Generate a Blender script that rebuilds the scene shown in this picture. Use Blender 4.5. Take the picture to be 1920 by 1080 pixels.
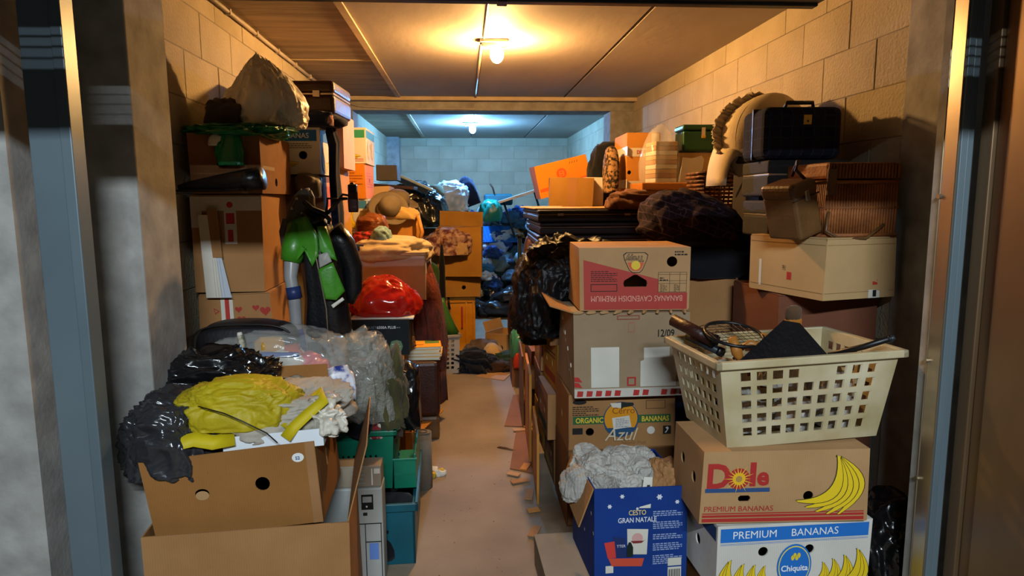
import bpy, bmesh, math, random
from mathutils import Vector, Matrix, noise, geometry
for o in list(bpy.data.objects): bpy.data.objects.remove(o)
S = bpy.context.scene
C = S.collection
PI = math.pi
# ------------------------------------------------------------------ camera
FPX, PITCH, YAW, ROLL, CAMZ = 1245.0, 0.1335, 0.07146, -0.00563, 1.5
cF = Vector((math.sin(YAW)*math.cos(PITCH), math.cos(YAW)*math.cos(PITCH), -math.sin(PITCH)))
r0 = Vector((math.cos(YAW), -math.sin(YAW), 0)); u0 = r0.cross(cF)
cR = r0*math.cos(ROLL) + u0*math.sin(ROLL); cU = u0*math.cos(ROLL) - r0*math.sin(ROLL)
cd = bpy.data.cameras.new('camera'); cam = bpy.data.objects.new('camera', cd); C.objects.link(cam)
cd.sensor_width = 36; cd.lens = 36*FPX/1920; cd.clip_start = 0.05
M3 = Matrix((cR, cU, -cF)).transposed()
cam.matrix_world = Matrix.Translation((0, 0, CAMZ)) @ M3.to_4x4()
S.camera = cam
def P(px, py, d):                       # point on the plane y = d seen at a photo pixel
    v = cF + cR*((px-960)/FPX) - cU*((py-540)/FPX)
    v = v*(d/v.y); return Vector((v.x, v.y, v.z+CAMZ))
# ------------------------------------------------------------------ world, exposure
w = bpy.data.worlds.new('world'); S.world = w; w.use_nodes = True
w.node_tree.nodes['Background'].inputs[0].default_value = (0.5, 0.6, 0.75, 1)
w.node_tree.nodes['Background'].inputs[1].default_value = 0.012
S.view_settings.view_transform = 'Standard'; S.view_settings.look = 'None'
S.view_settings.exposure = 0.5; S.view_settings.gamma = 1.0; S.view_settings.use_curve_mapping = False
# corridor strip lamp behind the viewer
ld = bpy.data.lights.new('corridor_strip_light', 'AREA'); ld.shape = 'RECTANGLE'; ld.size = 1.3; ld.size_y = 0.04
ld.energy = 130; ld.color = (0.80, 0.92, 1.0)
lo = bpy.data.objects.new('corridor_strip_light', ld); C.objects.link(lo)
lo.location = (0.1, -1.81, 2.965); lo.rotation_euler = (math.radians(58), 0, 0)
BULB_A, BULB_B = 1400.0, 2500.0           # bulb radiance
# ------------------------------------------------------------------ materials
def lin(h):
    h = h.lstrip('#'); c = [int(h[i:i+2], 16)/255 for i in (0, 2, 4)]
    return tuple((x/12.92 if x <= .04045 else ((x+.055)/1.055)**2.4) for x in c) + (1,)
MATS = {}
def mat(name, col, col2=None, scale=6, rough=.8, bump=.0, bscale=60, metal=0, spec=.4, stretch=(1,1,1), detail=5, contrast=.5, alpha=1, trans=0, coat=0, sheen=0, emit=0, rvar=0):
    if name in MATS: return MATS[name]
    m = bpy.data.materials.new(name); m.use_nodes = True; MATS[name] = m
    nt = m.node_tree; N = nt.nodes; L = nt.links; b = N['Principled BSDF']
    tc = N.new('ShaderNodeTexCoord'); mp = N.new('ShaderNodeMapping'); mp.inputs['Scale'].default_value = stretch
    oi = N.new('ShaderNodeObjectInfo'); ad = N.new('ShaderNodeVectorMath'); ad.operation = 'ADD'
    mu = N.new('ShaderNodeMath'); mu.operation = 'MULTIPLY'; mu.inputs[1].default_value = 37.0
    L.new(oi.outputs['Random'], mu.inputs[0]); L.new(tc.outputs['Object'], ad.inputs[0]); L.new(mu.outputs[0], ad.inputs[1])
    L.new(ad.outputs[0], mp.inputs[0])
    c1 = lin(col) if isinstance(col, str) else col
    c2 = (lin(col2) if isinstance(col2, str) else col2) if col2 else tuple(x*.72 for x in c1[:3]) + (1,)
    nz = N.new('ShaderNodeTexNoise'); nz.inputs['Scale'].default_value = scale; nz.inputs['Detail'].default_value = detail
    L.new(mp.outputs[0], nz.inputs['Vector'])
    rp = N.new('ShaderNodeValToRGB'); rp.color_ramp.elements[0].position = .5-contrast/2; rp.color_ramp.elements[1].position = .5+contrast/2
    rp.color_ramp.elements[0].color = c2; rp.color_ramp.elements[1].color = c1
    L.new(nz.outputs[0], rp.inputs[0]); L.new(rp.outputs[0], b.inputs['Base Color'])
    b.inputs['Roughness'].default_value = rough; b.inputs['Metallic'].default_value = metal
    b.inputs['Specular IOR Level'].default_value = spec
    if rvar:
        rr = N.new('ShaderNodeMapRange'); rr.inputs['To Min'].default_value = max(0, rough-rvar); rr.inputs['To Max'].default_value = min(1, rough+rvar)
        L.new(nz.outputs[0], rr.inputs[0]); L.new(rr.outputs[0], b.inputs['Roughness'])
    if alpha < 1: b.inputs['Alpha'].default_value = alpha
    if trans: b.inputs['Transmission Weight'].default_value = trans; b.inputs['IOR'].default_value = 1.25
    if coat: b.inputs['Coat Weight'].default_value = coat; b.inputs['Coat Roughness'].default_value = .12
    if sheen: b.inputs['Sheen Weight'].default_value = sheen
    if emit:
        b.inputs['Emission Color'].default_value = c1; b.inputs['Emission Strength'].default_value = emit
    if bump:
        n2 = N.new('ShaderNodeTexNoise'); n2.inputs['Scale'].default_value = bscale; n2.inputs['Detail'].default_value = 4
        L.new(mp.outputs[0], n2.inputs['Vector'])
        bp = N.new('ShaderNodeBump'); bp.inputs['Strength'].default_value = bump; bp.inputs['Distance'].default_value = .01
        L.new(n2.outputs[0], bp.inputs['Height']); L.new(bp.outputs[0], b.inputs['Normal'])
    return m
def card(name, col, dark=None):          # corrugated cardboard: stains plus faint flutes
    if name in MATS: return MATS[name]
    m = mat(name, col, dark, scale=5, rough=.82, bump=.12, bscale=25, spec=.25, contrast=.75, detail=7)
    nt = m.node_tree; N = nt.nodes; L = nt.links; b = N['Principled BSDF']
    tc = N.new('ShaderNodeTexCoord'); wv = N.new('ShaderNodeTexWave'); wv.inputs['Scale'].default_value = 45; wv.inputs['Distortion'].default_value = .4
    L.new(tc.outputs['Object'], wv.inputs['Vector'])
    mx = N.new('ShaderNodeMix'); mx.data_type = 'RGBA'; mx.blend_type = 'MULTIPLY'; mx.inputs[0].default_value = .07
    src = b.inputs['Base Color'].links[0].from_socket
    L.new(src, mx.inputs[6]); L.new(wv.outputs['Color'], mx.inputs[7]); L.new(mx.outputs[2], b.inputs['Base Color'])
    return m
def plaid(name, base, line, line2, sc=9):
    if name in MATS: return MATS[name]
    m = bpy.data.materials.new(name); m.use_nodes = True; MATS[name] = m
    nt = m.node_tree; N = nt.nodes; L = nt.links; b = N['Principled BSDF']; b.inputs['Roughness'].default_value = .95; b.inputs['Specular IOR Level'].default_value = .15
    tc = N.new('ShaderNodeTexCoord'); sp = N.new('ShaderNodeSeparateXYZ'); L.new(tc.outputs['Object'], sp.inputs[0])
    prev = None
    ax = N.new('ShaderNodeMath'); ax.operation = 'ADD'; L.new(sp.outputs[0], ax.inputs[0]); L.new(sp.outputs[1], ax.inputs[1])
    cur = N.new('ShaderNodeRGB'); cur.outputs[0].default_value = lin(base); cur = cur.outputs[0]
    for src, k, th, colr, fac in ((ax.outputs[0], sc, .86, line, .75), (sp.outputs[2], sc, .86, line, .75), (ax.outputs[0], sc*.5, .5, line2, .35), (sp.outputs[2], sc*.5, .5, line2, .35)):
        a = N.new('ShaderNodeMath'); a.operation = 'MULTIPLY'; a.inputs[1].default_value = k; L.new(src, a.inputs[0])
        f = N.new('ShaderNodeMath'); f.operation = 'FRACT'; L.new(a.outputs[0], f.inputs[0])
        g = N.new('ShaderNodeMath'); g.operation = 'GREATER_THAN'; g.inputs[1].default_value = th; L.new(f.outputs[0], g.inputs[0])
        h = N.new('ShaderNodeMath'); h.operation = 'MULTIPLY'; h.inputs[1].default_value = fac; L.new(g.outputs[0], h.inputs[0])
        mx = N.new('ShaderNodeMix'); mx.data_type = 'RGBA'; L.new(h.outputs[0], mx.inputs[0]); L.new(cur, mx.inputs[6]); mx.inputs[7].default_value = lin(line if colr is line else line2)
        cur = mx.outputs[2]
    L.new(cur, b.inputs['Base Color']); return m
def newsprint(name, base='#c4c1b9', ink='#66645f', sc=28):
    if name in MATS: return MATS[name]
    m = mat(name, base, '#8f8c86', scale=5, rough=.85, bump=.1, bscale=18, spec=.2)
    nt = m.node_tree; N = nt.nodes; L = nt.links; b = N['Principled BSDF']
    tc = N.new('ShaderNodeTexCoord'); wv = N.new('ShaderNodeTexWave'); wv.inputs['Scale'].default_value = sc; wv.inputs['Distortion'].default_value = 6; wv.inputs['Detail'].default_value = 2
    L.new(tc.outputs['Object'], wv.inputs['Vector'])
    rp = N.new('ShaderNodeValToRGB'); rp.color_ramp.elements[0].position = .25; rp.color_ramp.elements[1].position = .45
    rp.color_ramp.elements[0].color = lin(ink); rp.color_ramp.elements[1].color = (1, 1, 1, 1)
    L.new(wv.outputs['Fac'], rp.inputs[0])
    mx = N.new('ShaderNodeMix'); mx.data_type = 'RGBA'; mx.blend_type = 'MULTIPLY'; mx.inputs[0].default_value = .16
    src = b.inputs['Base Color'].links[0].from_socket
    L.new(src, mx.inputs[6]); L.new(rp.outputs[0], mx.inputs[7]); L.new(mx.outputs[2], b.inputs['Base Color']); return m
def flat(h, rough=.7): return mat('print_'+h.strip('#'), h, lin(h)[:3]+(1,), rough=rough, spec=.3)
def fabric(h, h2=None): return mat('fabric_'+h.strip('#'), h, h2, scale=9, rough=.95, bump=.25, bscale=180, spec=.15, sheen=.1)
def bagmat(h, rough=.28): return mat('bag_'+h.strip('#'), h, None, scale=5, rough=rough, bump=.35, bscale=22, spec=.6, coat=.25)
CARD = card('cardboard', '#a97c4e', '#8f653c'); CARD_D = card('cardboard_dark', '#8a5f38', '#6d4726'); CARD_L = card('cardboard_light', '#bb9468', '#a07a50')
CARD_G = card('cardboard_greyed', '#a38d70', '#8a755a'); CARD_O = card('cardboard_orange', '#c68a3c', '#a66f2b'); CARD_T = card('cardboard_tan', '#c2a172', '#ad8c5e')
CARD_W = card('cardboard_white', '#d8d5cd', '#bfbab0'); CARD_K = card('cardboard_black', '#1b2428', '#12181b'); CARD_Y = card('cardboard_ochre', '#b3873a', '#93692a')
CARD_B = card('cardboard_blue', '#123c8c', '#0d2c6c'); CARD_OR = card('cardboard_bright_orange', '#de8a22', '#c87a1c'); CARD_P = card('cardboard_pink', '#c89a90', '#b08078')
CONC = mat('concrete', '#a8a6a1', '#7a7874', scale=11, rough=.92, bump=.12, bscale=60, spec=.2, detail=9, contrast=.6)
CONC_F = mat('concrete_floor', '#9c8d79', '#6f6253', scale=2.6, rough=.75, bump=.2, bscale=35, spec=.3, detail=10, contrast=.7)
BLOCK = mat('concrete_block', '#b3a78f', '#9c9078', scale=3, rough=.95, bump=.6, bscale=70, spec=.15, detail=8)
MORTAR = mat('mortar', '#8b8272', '#756d60', rough=.95, bump=.4)
CEIL = mat('ceiling_concrete', '#b9afa2', '#8c847a', scale=1.6, rough=.7, bump=.15, bscale=20, spec=.35, detail=9, stretch=(1, .35, 1), contrast=.65)
CEILW = mat('ceiling_board', '#a8957a', '#75664f', scale=3, rough=.8, bump=.3, bscale=18, stretch=(.5, 4, 1), detail=8)
STEEL = mat('grey_painted_steel', '#66757d', '#58676f', scale=2, rough=.38, spec=.5, metal=.2)
GALV = mat('bare_galvanised_steel', '#b9ac9a', '#94866f', scale=4, rough=.3, metal=.85, spec=.5, stretch=(1, 1, .2))
BRONZE = mat('brown_steel_panel', '#8a6f52', '#5f4a35', scale=3, rough=.4, metal=.6, stretch=(1, 1, .2))
DARKST = mat('dark_steel', '#3a4249', '#2b3137', rough=.45, metal=.5)
PVC = mat('pvc_conduit', '#b8ada0', '#9a8f82', rough=.5)
PALE = mat('pale_joint_filler', '#c9b79a', '#a9987c', scale=6, rough=.8)
WOOD = mat('varnished_wood', '#b5752e', '#8a5520', scale=4, rough=.4, stretch=(1, 8, 8), spec=.4)
BLACKP = mat('black_plastic', '#141416', '#0c0c0e', rough=.4); BLKFAB = fabric('#15161c', '#0d0e12'); NAVYF = fabric('#1b2440', '#121a2e')
LEATH = mat('brown_leather', '#3d1c14', '#2a120d', scale=8, rough=.42, bump=.25, bscale=90); LEATH2 = mat('tan_leather', '#6b4a28', '#4d331b', scale=8, rough=.45, bump=.2, bscale=90)
BLKLEATH = mat('black_leather', '#121317', '#0b0b0e', rough=.35, bump=.25, bscale=60, coat=.1)
GREENL = mat('green_leather', '#3f8a1e', '#2f6a16', rough=.4, bump=.15, bscale=50, coat=.1)
FUR = mat('brown_fur', '#6a2614', '#2c0e07', scale=30, rough=.95, bump=1, bscale=130, stretch=(1, 1, .3), sheen=.05)
CLEAR = mat('clear_plastic', '#dcdcd6', '#c8c8c2', rough=.16, alpha=.28, bump=.4, bscale=18, spec=.7, coat=.4)
CLEAR2 = mat('cloudy_plastic', '#d8d4cc', '#c4c0b8', rough=.3, alpha=.82, spec=.5, bump=.3, bscale=12)
BUBBLE = mat('bubble_wrap', '#c2c2b8', '#8f8f86', rough=.16, alpha=.42, bump=1, bscale=75, spec=.8, coat=.5)
BLACKBAG = bagmat('#121214', .22); GREYBAG = bagmat('#2c2d31', .25); WHITEBAG = mat('white_thin_plastic', '#d8d2c4', '#bdb6a6', rough=.4, bump=.3, bscale=20, spec=.5)
TEAL = mat('teal_plastic', '#0f6f63', '#0b574e', rough=.4); TEALD = mat('dark_teal_plastic', '#0c5868', '#094653', rough=.4); GREENP = mat('green_plastic', '#0f7a5c', '#0c6049', rough=.38)
CREAMP = mat('dirty_cream_plastic', '#d6cdb0', '#98834f', scale=4, rough=.45, contrast=.5, detail=8); YELP = mat('yellow_plastic', '#dd9a1e', '#c08318', rough=.4); GREYP = mat('grey_plastic', '#9c9a94', '#85837d', rough=.5)
WICK = mat('wicker', '#a0602e', '#6a3a1a', scale=12, rough=.6, bump=.3, bscale=60); NEWS = newsprint('newsprint'); KRAFT = mat('kraft_paper', '#a8794a', '#8a6038', scale=6, rough=.8, bump=.1)
CANVAS = mat('beige_canvas', '#b8b0a2', '#8f877a', scale=6, rough=.9, bump=.3, bscale=120); YELBAG = mat('yellow_nylon', '#b8a414', '#8f7e0c', scale=6, rough=.55, bump=.25, bscale=60)
PAPER = mat('white_paper', '#d6d2c6', '#c2beb2', rough=.8); FELT = mat('grey_brown_felt', '#6b5f4c', '#54493a', rough=.95, scale=12)
TAPE = mat('brown_tape', '#9b7048', '#8a6440', rough=.25, spec=.5); TAPEW = mat('white_printed_tape', '#cfc9bd', '#bdb7ab', rough=.35); INK = flat('#1c1a18'); RED = flat('#b0302c')
# ------------------------------------------------------------------ object helpers
LABELS = {}
def tag(o, label=None, cat=None, group=None, kind=None):
    if label: o['label'] = label; LABELS.setdefault(label, []).append(o.name)
    if cat: o['category'] = cat
    if group: o['group'] = group
    if kind: o['kind'] = kind
    return o
def link(name, me, m, parent=None, smooth=False):
    o = bpy.data.objects.new(name, me); C.objects.link(o)
    if m and not me.materials: me.materials.append(m)
    if parent: o.parent = parent
    if smooth:
        for p in me.polygons: p.use_smooth = True
    return o
def pyd(name, vs, fs, m, parent=None, smooth=False):
    me = bpy.data.meshes.new(name); me.from_pydata([tuple(v) for v in vs], [], fs); me.update()
    return link(name, me, m, parent, smooth)
def bmo(name, bm, m, parent=None, smooth=False):
    me = bpy.data.meshes.new(name); bm.normal_update(); bm.to_mesh(me); bm.free(); return link(name, me, m, parent, smooth)
def thing(name, label, cat, loc=(0,0,0), rz=0, group=None, rx=0, ry=0):
    o = bpy.data.objects.new(name, None); C.objects.link(o); o.location = loc; o.rotation_euler = (rx, ry, rz); o.empty_display_size = .05
    return tag(o, label, cat, group)
def addbox(bm, x0, x1, y0, y1, z0, z1, bev=0, seg=2):
    b2 = bmesh.new(); bmesh.ops.create_cube(b2, size=1)
    bmesh.ops.scale(b2, vec=(x1-x0, y1-y0, z1-z0), verts=b2.verts); bmesh.ops.translate(b2, vec=((x0+x1)/2, (y0+y1)/2, (z0+z1)/2), verts=b2.verts)
    if bev: bmesh.ops.bevel(b2, geom=b2.edges[:], offset=bev, segments=seg, profile=.5, affect='EDGES')
    me = bpy.data.meshes.new('t'); b2.to_mesh(me); b2.free(); bm.from_mesh(me); bpy.data.meshes.remove(me)
def box(name, x0, x1, y0, y1, z0, z1, m, parent=None, bev=0, seg=2):
    bm = bmesh.new(); addbox(bm, x0, x1, y0, y1, z0, z1, bev, seg); return bmo(name, bm, m, parent)
def addtube(bm, pts, r, n=8, closed=False):
    pts = [Vector(p) for p in pts]; rings = []; k = len(pts); up = None
    for i, p in enumerate(pts):
        a = pts[(i-1) % k] if (closed or i > 0) else p; b = pts[(i+1) % k] if (closed or i < k-1) else p
        t = (b-a).normalized()
        if up is None: up = Vector((0, 0, 1)) if abs(t.z) < .9 else Vector((1, 0, 0))
        s = t.cross(up).normalized(); up = s.cross(t).normalized()
        rr = r[i] if isinstance(r, (list, tuple)) else r
        rings.append([bm.verts.new(p + (s*math.cos(q*2*PI/n) + up*math.sin(q*2*PI/n))*rr) for q in range(n)])
    for i in range(k if closed else k-1):
        A, B = rings[i], rings[(i+1) % k]
        for q in range(n): bm.faces.new((A[q], A[(q+1) % n], B[(q+1) % n], B[q]))
    if not closed: bm.faces.new(rings[0][::-1]); bm.faces.new(rings[-1])
def tube(name, pts, r, m, parent=None, n=8, closed=False):
    bm = bmesh.new(); addtube(bm, pts, r, n, closed); bmesh.ops.recalc_face_normals(bm, faces=bm.faces[:]); return bmo(name, bm, m, parent, True)
def panel(vsout, fsout, loops, T, fmap):          # plate with holes; loops 2D, fmap(u, v, t) -> Vector
    pl = [[Vector((u, v, 0)) for u, v in lp] for lp in loops]; tr = geometry.tessellate_polygon(pl)
    fl = [q for lp in loops for q in lp]; n = len(fl); b0 = len(vsout)
    vsout += [fmap(u, v, 0) for u, v in fl] + [fmap(u, v, T) for u, v in fl]
    for t in tr: fsout.append(tuple(b0+i for i in t)); fsout.append(tuple(b0+n+i for i in t[::-1]))
    k = 0
    for lp in loops:
        c = len(lp)
        for i in range(c): fsout.append((b0+k+i, b0+k+(i+1) % c, b0+n+k+(i+1) % c, b0+n+k+i))
        k += c
def fixn(me):
    bm = bmesh.new(); bm.from_mesh(me); bmesh.ops.recalc_face_normals(bm, faces=bm.faces[:]); bm.to_mesh(me); bm.free()
def circ(u, v, r, n=16, sy=1): return [(u+r*math.cos(i*2*PI/n), v+r*sy*math.sin(i*2*PI/n)) for i in range(n)]
def rect(u0, v0, u1, v1): return [(u0, v0), (u1, v0), (u1, v1), (u0, v1)]
def face(pxL, pxR, pyT, pyB, dL, dR=None, z0=None, z1=None):    # a front face -> location, rotation, width, height
    dR = dR if dR else dL
    L = P(pxL, pyB, dL); R = P(pxR, pyB, dR); T = P((pxL+pxR)/2, pyT, (dL+dR)/2); B = P((pxL+pxR)/2, pyB, (dL+dR)/2)
    zb = B.z if z0 is None else z0; zt = T.z if z1 is None else z1
    return ((L.x+R.x)/2, (L.y+R.y)/2, zb), math.atan2(R.y-L.y, R.x-L.x), math.hypot(R.x-L.x, R.y-L.y), zt-zb
class Carton:
    # local frame: x across, y to the back, z up; origin at the front bottom centre
    def __init__(s, name, label, fc, depth, m, cat='carton', holes=None, top='closed', jit=.006, group=None, tape=None, th=.005, seam=True, loc=None, rx=0, ry=0, flap_m=None, flap_ang=None, seed=None):
        L, rz, s.w, s.h = fc; s.d = depth
        s.root = thing(name, label, cat, L, rz, group, rx, ry); r = random.Random(hash_(label) if seed is None else seed)
        s.j = [[[Vector((r.uniform(-jit, jit), r.uniform(-jit, jit), (r.uniform(-jit, jit) if k else 0))) for k in (0, 1)] for _ in (0, 1)] for _ in (0, 1)]
        s.fields = []; holes = holes or {}; W, D, H = s.w, s.d, s.h; vs, fs = [], []
        for side in ('front', 'back', 'left', 'right'):
            uw = W if side in ('front', 'back') else D
            panel(vs, fs, [rect(0, 0, uw, H)] + holes.get(side, []), th, lambda u, v, t, sd=side: s.f(sd, u, v, -t))
        panel(vs, fs, [rect(0, 0, W, D)], th, lambda u, v, t: s.wp(Vector((u-W/2, v, t))))
        if top == 'closed':
            panel(vs, fs, [rect(.001, .001, W-.001, D-.001)] + holes.get('top', []), th, lambda u, v, t: s.wp(Vector((u-W/2, v, H-t))))
        s.body = pyd('body', vs, fs, m, s.root); fixn(s.body.data)
        if top == 'flaps':                      # two closed flaps meeting with a seam
            for a, b in ((.002, D/2-.0015), (D/2+.0015, D-.002)):
                v2, f2 = [], []; panel(v2, f2, [rect(.002, a, W-.002, b)], th, lambda u, v, t: s.wp(Vector((u-W/2, v, H+.001+t)))); pyd('flap', v2, f2, flap_m or m, s.root)
        if top == 'open':
            for i, side in enumerate(('front', 'right', 'back', 'left')):
                ang = (flap_ang or {}).get(side)
                if ang is None: continue
                ll = (W if side in ('front', 'back') else D); fl = (D if side in ('front', 'back') else W)*.42
                v2, f2 = [], []
                def fm(u, v, t, sd=side, a=math.radians(ang)):
                    p0 = s.f(sd, u, H, -.002); nrm = {'front': Vector((0, -1, 0)), 'back': Vector((0, 1, 0)), 'left': Vector((-1, 0, 0)), 'right': Vector((1, 0, 0))}[sd]
                    dirv = nrm*math.sin(a) + Vector((0, 0, 1))*math.cos(a); nn = nrm*math.cos(a) - Vector((0, 0, 1))*math.sin(a)
                    return p0 + dirv*v + nn*(t - .004)
                panel(v2, f2, [rect(.004, .002, ll-.004, fl)], .004, fm); o = pyd('flap', v2, f2, flap_m or m, s.root); fixn(o.data)
        if tape:
            for sd, u, wd in tape: s.decal(sd, [rect(u-wd/2, 0.0, u+wd/2, H)], TAPE, 'tape', 1)
    def wp(s, p):
        a = p.x/s.w + .5; b = p.y/s.d; c = p.z/s.h; o = Vector()
        for i in (0, 1):
            for k in (0, 1):
                for l in (0, 1): o += s.j[i][k][l]*((a if i else 1-a)*(b if k else 1-b)*(c if l else 1-c))
        return p + o
    def f(s, side, u, v, t):                   # t > 0 is proud of the face
        W, D = s.w, s.d
        p = {'front': Vector((u-W/2, -t, v)), 'back': Vector((W/2-u, D+t, v)), 'left': Vector((-W/2-t, D-u, v)), 'right': Vector((W/2+t, u, v)), 'top': Vector((u-W/2, v, s.h+t))}[side]
        return s.wp(p)
    def decal(s, side, loops, m, name='printed_mark', lay=1):
        vs, fs = [], []
        pl = [[Vector((u, v, 0)) for u, v in lp] for lp in loops]; tr = geometry.tessellate_polygon(pl); fl = [q for lp in loops for q in lp]
        vs = [s.f(side, u, v, .0006*lay+.0004) for u, v in fl]
        o = pyd(name, vs, [tuple(t) for t in tr], m, s.under(side, fl, lay)); s.note(o, side, fl, lay); return o
    def under(s, side, fl, lay):          # the printed field or label this mark lies in, else the carton
        us = [q[0] for q in fl]; vs = [q[1] for q in fl]; best = s.root; ba = 9
        for o, sd, l2, b in s.fields:
            if sd == side and l2 < lay-.3 and o.parent == s.root and b[0]-.004 <= min(us) and b[1]+.004 >= max(us) and b[2]-.004 <= min(vs) and b[3]+.004 >= max(vs):
                a = (b[1]-b[0])*(b[3]-b[2])
                if a < ba: best, ba = o, a
        return best
    def note(s, o, side, fl, lay):
        us = [q[0] for q in fl]; vs = [q[1] for q in fl]; s.fields.append((o, side, lay, (min(us), max(us), min(vs), max(vs))))
    def text(s, side, txt, u, v, size, m, sx=1, bold=0, rot=0, lay=2, name='printed_lettering', align='LEFT', italic=0):
        co, fs = textmesh(txt, size, bold, align, italic); c, sn = math.cos(rot), math.sin(rot)
        uv = [(u + (x*sx)*c - y*sn, v + (x*sx)*sn + y*c) for x, y in co]
        return pyd(name, [s.f(side, a, b, .0006*lay+.0004) for a, b in uv], fs, m, s.under(side, uv, lay))
    def lines(s, side, u, v, w_, n, step, th_, m, rng=1, lay=2):     # small print as thin bars of uneven length
        r = random.Random(n*7+int(u*1000)); vs, fs = [], []
        for i in range(n):
            x = u; end = u + w_*(1 if i % 3 else r.uniform(.5, .95))
            while x < end:
                l = r.uniform(.006, .016); x2 = min(x+l, end); b = len(vs); y = v-i*step
                vs += [s.f(side, *q, .0006*lay+.0004) for q in rect(x, y, x2, y+th_)]; fs.append((b, b+1, b+2, b+3)); x = x2+.003
        return pyd('small_print', vs, fs, m, s.root)
def hash_(t):
    h = 7
    for ch in t: h = (h*31+ord(ch)) % 1000003
    return h
_tm = {}
def textmesh(txt, size, bold=0, align='LEFT', italic=0):
    k = (txt, size, bold, align, italic)
    if k in _tm: return _tm[k]
    cu = bpy.data.curves.new('t', 'FONT'); cu.body = txt; cu.size = size; cu.offset = bold*size; cu.align_x = align; cu.resolution_u = 3; cu.shear = italic
    o = bpy.data.objects.new('t', cu); C.objects.link(o); dg = bpy.context.evaluated_depsgraph_get(); dg.update()
    me = bpy.data.meshes.new_from_object(o.evaluated_get(dg)); r = ([(v.co.x, v.co.y) for v in me.vertices], [tuple(p.vertices) for p in me.polygons])
    bpy.data.objects.remove(o); bpy.data.meshes.remove(me); bpy.data.curves.remove(cu); _tm[k] = r; return r
_ico = {}
def ico(sub):
    if sub not in _ico:
        bm = bmesh.new(); bmesh.ops.create_icosphere(bm, subdivisions=sub, radius=1); bm.verts.ensure_lookup_table()
        _ico[sub] = ([v.co.copy() for v in bm.verts], [tuple(v.index for v in f.verts) for f in bm.faces]); bm.free()
    return _ico[sub]
def lumpmesh(size, kind, seed, sub=4, amp=.16, peak=None, box_=.7, flatb=.55, lean=(0, 0)):
    vs, fs = ico(sub); o = Vector((seed*3.17 % 50, seed*1.31 % 50, seed*2.71 % 50)); out = []
    for n in vs:
        p = Vector([math.copysign(abs(c)**box_, c) for c in n]); m_ = max(abs(p.x), abs(p.y), abs(p.z)); p = p*(.5+.5/ max(.6, p.length))
        if kind == 'bag':
            q = n*1.6+o; d = noise.noise(q*.8)*.9 + (.55-abs(noise.noise(q*1.7))**.6)*.9 - .1 + (.5-abs(noise.noise(q*3.7+n*.5))**.65)*.5 + (.45-abs(noise.noise(q*8.3))**.7)*.18
        elif kind == 'paper':
            nn = n + Vector((noise.noise(n*3+o), noise.noise(n*3.1+o*1.3), noise.noise(n*2.9+o*.7)))*.25; d1 = noise.voronoi(nn*1.35+o)[0]; d2 = noise.voronoi(nn*2.9+o)[0]; d = (d1[1]-d1[0])*-.9 + .3 + noise.noise(n*1.2+o)*.7 + (d2[1]-d2[0])*-.4
        elif kind == 'cloth':
            q = n+o; wv = noise.noise(q*1.1)*3.2; a = n.x*3.5+n.y*2+n.z*2.5
            d = math.sin(a*1.7+wv*2.2)*.35 + noise.noise(q*1.5)*.8 + (.4-abs(noise.noise(q*3.3)))*.6 + (.35-abs(noise.noise(Vector((q.x*5, q.y*6+wv, q.z*8)))))*.6 + (.3-abs(noise.noise(q*11))**.7)*.22
        else: d = noise.noise(n*1.4+o)*.8 + noise.noise(n*3+o)*.25
        p = p*(1+amp*d)
        if peak and p.z > 0:
            t = min(1, p.z); k = (1-t)**peak[2]*1.0 if peak[2] else 1
            p.x = p.x*(.1+.9*k) + peak[0]*t*t; p.y = p.y*(.1+.9*k) + peak[1]*t*t; p.z *= 1.15
        if p.z < -flatb: p.z = -flatb - (p.z+flatb)*.05
        p.x += lean[0]*(p.z+flatb); p.y += lean[1]*(p.z+flatb)
        out.append(Vector((p.x*size[0]/2, p.y*size[1]/2, (p.z+flatb)*size[2]/(1+flatb))))
    me = bpy.data.meshes.new('lump'); me.from_pydata([tuple(v) for v in out], [], fs); me.update(); return me
def lump(name, label, cat, loc, size, m, kind='cloth', seed=1, rz=0, parent=None, group=None, smooth=True, rx=0, ry=0, **k):
    me = lumpmesh(size, kind, seed, **k); me.name = name
    o = link(name, me, m, parent, smooth); o.location = loc; o.rotation_euler = (rx, ry, rz)
    if label: tag(o, label, cat, group)
    return o
def loft(name, secs, m, parent=None, n=40, fold=0, k=7, seed=0, cap=True, smooth=True, sq=1.0):   # secs: (x, y, z, rx, ry)
    vs, fs = [], []
    for i, (x, y, z, rx, ry) in enumerate(secs):
        for q in range(n):
            a = q*2*PI/n; f = 1 + fold*(math.sin(a*k+noise.noise(Vector((a, z*3, seed)))*3)*.6+noise.noise(Vector((math.cos(a)*2, math.sin(a)*2, z*5+seed))))
            ca, sa = math.cos(a), math.sin(a); ca = math.copysign(abs(ca)**sq, ca); sa = math.copysign(abs(sa)**sq, sa)
            vs.append((x+rx*f*ca, y+ry*f*sa, z+fold*.15*noise.noise(Vector((a*1.5, z, seed+4)))))
    for i in range(len(secs)-1):
        for q in range(n): fs.append((i*n+q, i*n+(q+1) % n, (i+1)*n+(q+1) % n, (i+1)*n+q))
    if cap: fs.append(tuple(range(n))[::-1]); fs.append(tuple(range((len(secs)-1)*n, len(secs)*n)))
    o = pyd(name, vs, fs, m, parent, smooth); fixn(o.data); return o
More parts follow.
